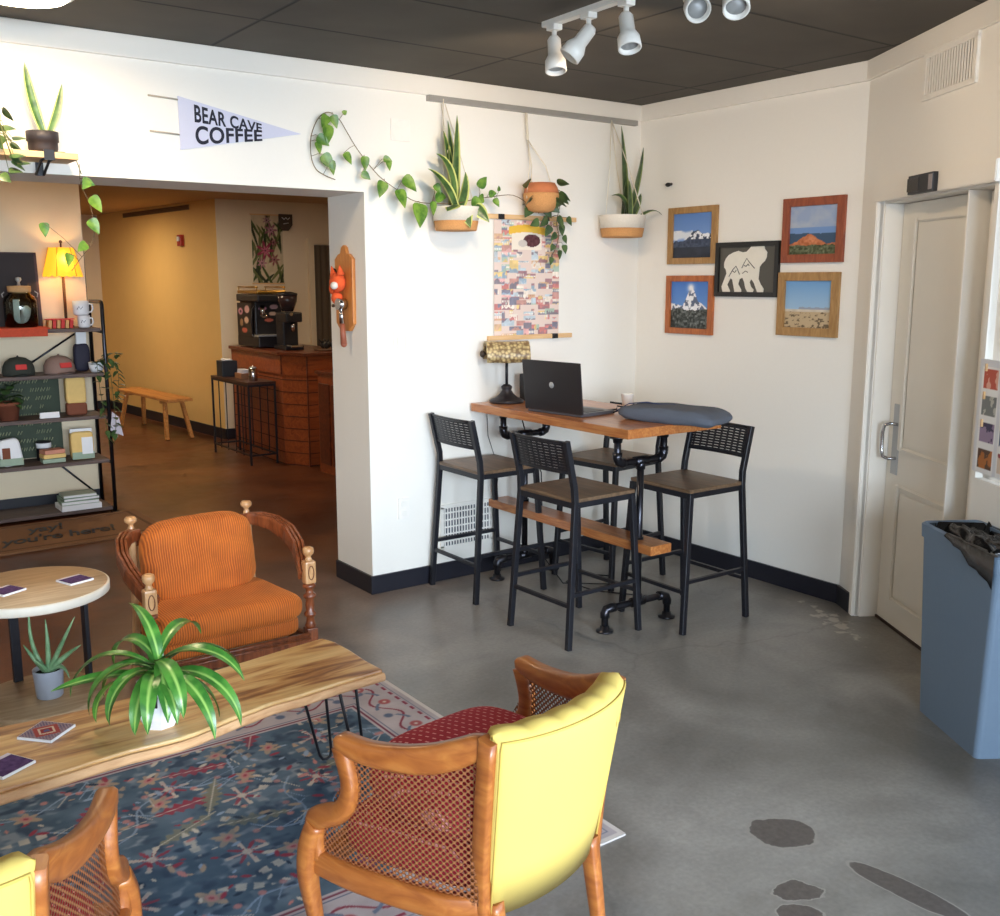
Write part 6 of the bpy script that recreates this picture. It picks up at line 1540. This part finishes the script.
for s_ in tr:
    ms.tube(s_, .002, 5)
    for i in range(1, len(s_)):
        for q in range(4):
            u = q/4; p = Vector(s_[i-1]).lerp(Vector(s_[i]), u); a = random.uniform(0, 2*PI); heart(m, p, (math.cos(a), -.5, random.uniform(-.9, .3)), .055, .036)
m.build('foliage', LPOTHD, t); ms.build('stems', STEM, t)
t = thing('folded_leaflet', 'pale folded leaflet hanging from the right front pipe of the shelf unit', 'leaflet', (1.93, 7.355, .60))
MB().prism([(-.03, .0), (.06, -.05), (.035, .09), (-.01, .13)], .003, frameM((0, 0, 0), (1, .1, 0), (0, 0, 1))).build('leaflet_front', mat('pale_lilac_paper', (200, 192, 200), .8), t)
m = MB(); m.prism([(-.03, .0), (.03, -.06), (.02, .07), (-.01, .13)], .003, frameM((0, .012, 0), (1, .5, 0), (0, 0, 1))); m.build('leaflet_back', MATS['pale_lilac_paper'], t)

# ================================================================== LIGHT AND CAMERA
def area(name, loc, rot, sx, sy, energy, col, spread=None):
    l = bpy.data.lights.new(name, 'AREA'); l.shape = 'RECTANGLE'; l.size = sx; l.size_y = sy; l.energy = energy; l.color = col
    o = bpy.data.objects.new(name, l); o.location = loc; o.rotation_euler = rot; C.objects.link(o)
    if spread: l.spread = spread
    return o
DAY = (.74, .87, 1.0)
area('daylight_front', (-4.0, -8.0, 2.6), (R(90), 0, 0), 13, 3.0, 3500, DAY)
w3c = P3(3.65, .55, 1.35)
o = area('daylight_side', w3c, (0, 0, 0), 4.8, 2.0, 75, DAY)
o.rotation_euler = Vector(-N3).to_track_quat('-Z', 'Z').to_euler()
WARM = (1, .76, .48)
def point(name, loc, e, col, r=.05):
    l = bpy.data.lights.new(name, 'POINT'); l.energy = e; l.color = col; l.shadow_soft_size = r
    o = bpy.data.objects.new(name, l); o.location = loc; C.objects.link(o); return o
def spot(name, loc, tgt, e, col, ang=70, blend_=.6):
    l = bpy.data.lights.new(name, 'SPOT'); l.energy = e; l.color = col; l.spot_size = R(ang); l.spot_blend = blend_; l.shadow_soft_size = .03
    o = bpy.data.objects.new(name, l); o.location = loc; o.rotation_euler = (Vector(tgt)-Vector(loc)).to_track_quat('-Z', 'Y').to_euler(); C.objects.link(o); return o
area('ceiling_lamp', (.83, 4.0, 2.60), (0, 0, 0), .28, .28, 13, (1, .74, .46))
spot('shelf_wash', (.9, 3.2, 2.62), (1.2, 4.57, 2.1), 5, WARM, 100)
for i, (p, q) in enumerate((((2.60, 3.28, 2.48), (3.1, 4.57, 2.0)), ((2.62, 2.84, 2.48), (4.0, 4.5, 1.9)), ((2.68, 2.35, 2.5), (4.25, 2.8, 1.9)))):
    spot('track_spot', p, q, 20, (1, .75, .50), 120, 1)
for x, y, e in ((1.0, 6.2, 5), (2.85, 8.9, 15), (2.6, 11.6, 17), (4.9, 7.4, 9), (.4, 11.5, 8)):
    area('recessed_lamp', (x, y, 2.43), (0, 0, 0), .2, .2, e, WARM)
point('table_lamp_bulb', (1.715, 7.5, 1.80), 3.2, (1, .70, .30), .03)

w = bpy.data.worlds.new('sky'); bpy.context.scene.world = w; w.use_nodes = True
w.node_tree.nodes['Background'].inputs[0].default_value = (.78, .88, 1, 1); w.node_tree.nodes['Background'].inputs[1].default_value = 1.6

cam = bpy.data.cameras.new('camera'); co = bpy.data.objects.new('camera', cam); C.objects.link(co); bpy.context.scene.camera = co
cam.sensor_width = 36; cam.sensor_fit = 'HORIZONTAL'; cam.lens = 36*1002.24/1000; cam.clip_start = .05
pit, yaw = .17514, .94356
fw = Vector((math.cos(yaw)*math.cos(pit), math.sin(yaw)*math.cos(pit), -math.sin(pit))); rt = Vector((math.sin(yaw), -math.cos(yaw), 0)); up = rt.cross(fw)
co.matrix_world = Matrix.Translation((0, 0, 1.65)) @ Matrix((rt, up, -fw)).transposed().to_4x4()
sc = bpy.context.scene; vs = sc.view_settings
vs.view_transform = 'Standard'; vs.look = 'None'; vs.gamma = 1; vs.use_curve_mapping = False; vs.exposure = .53
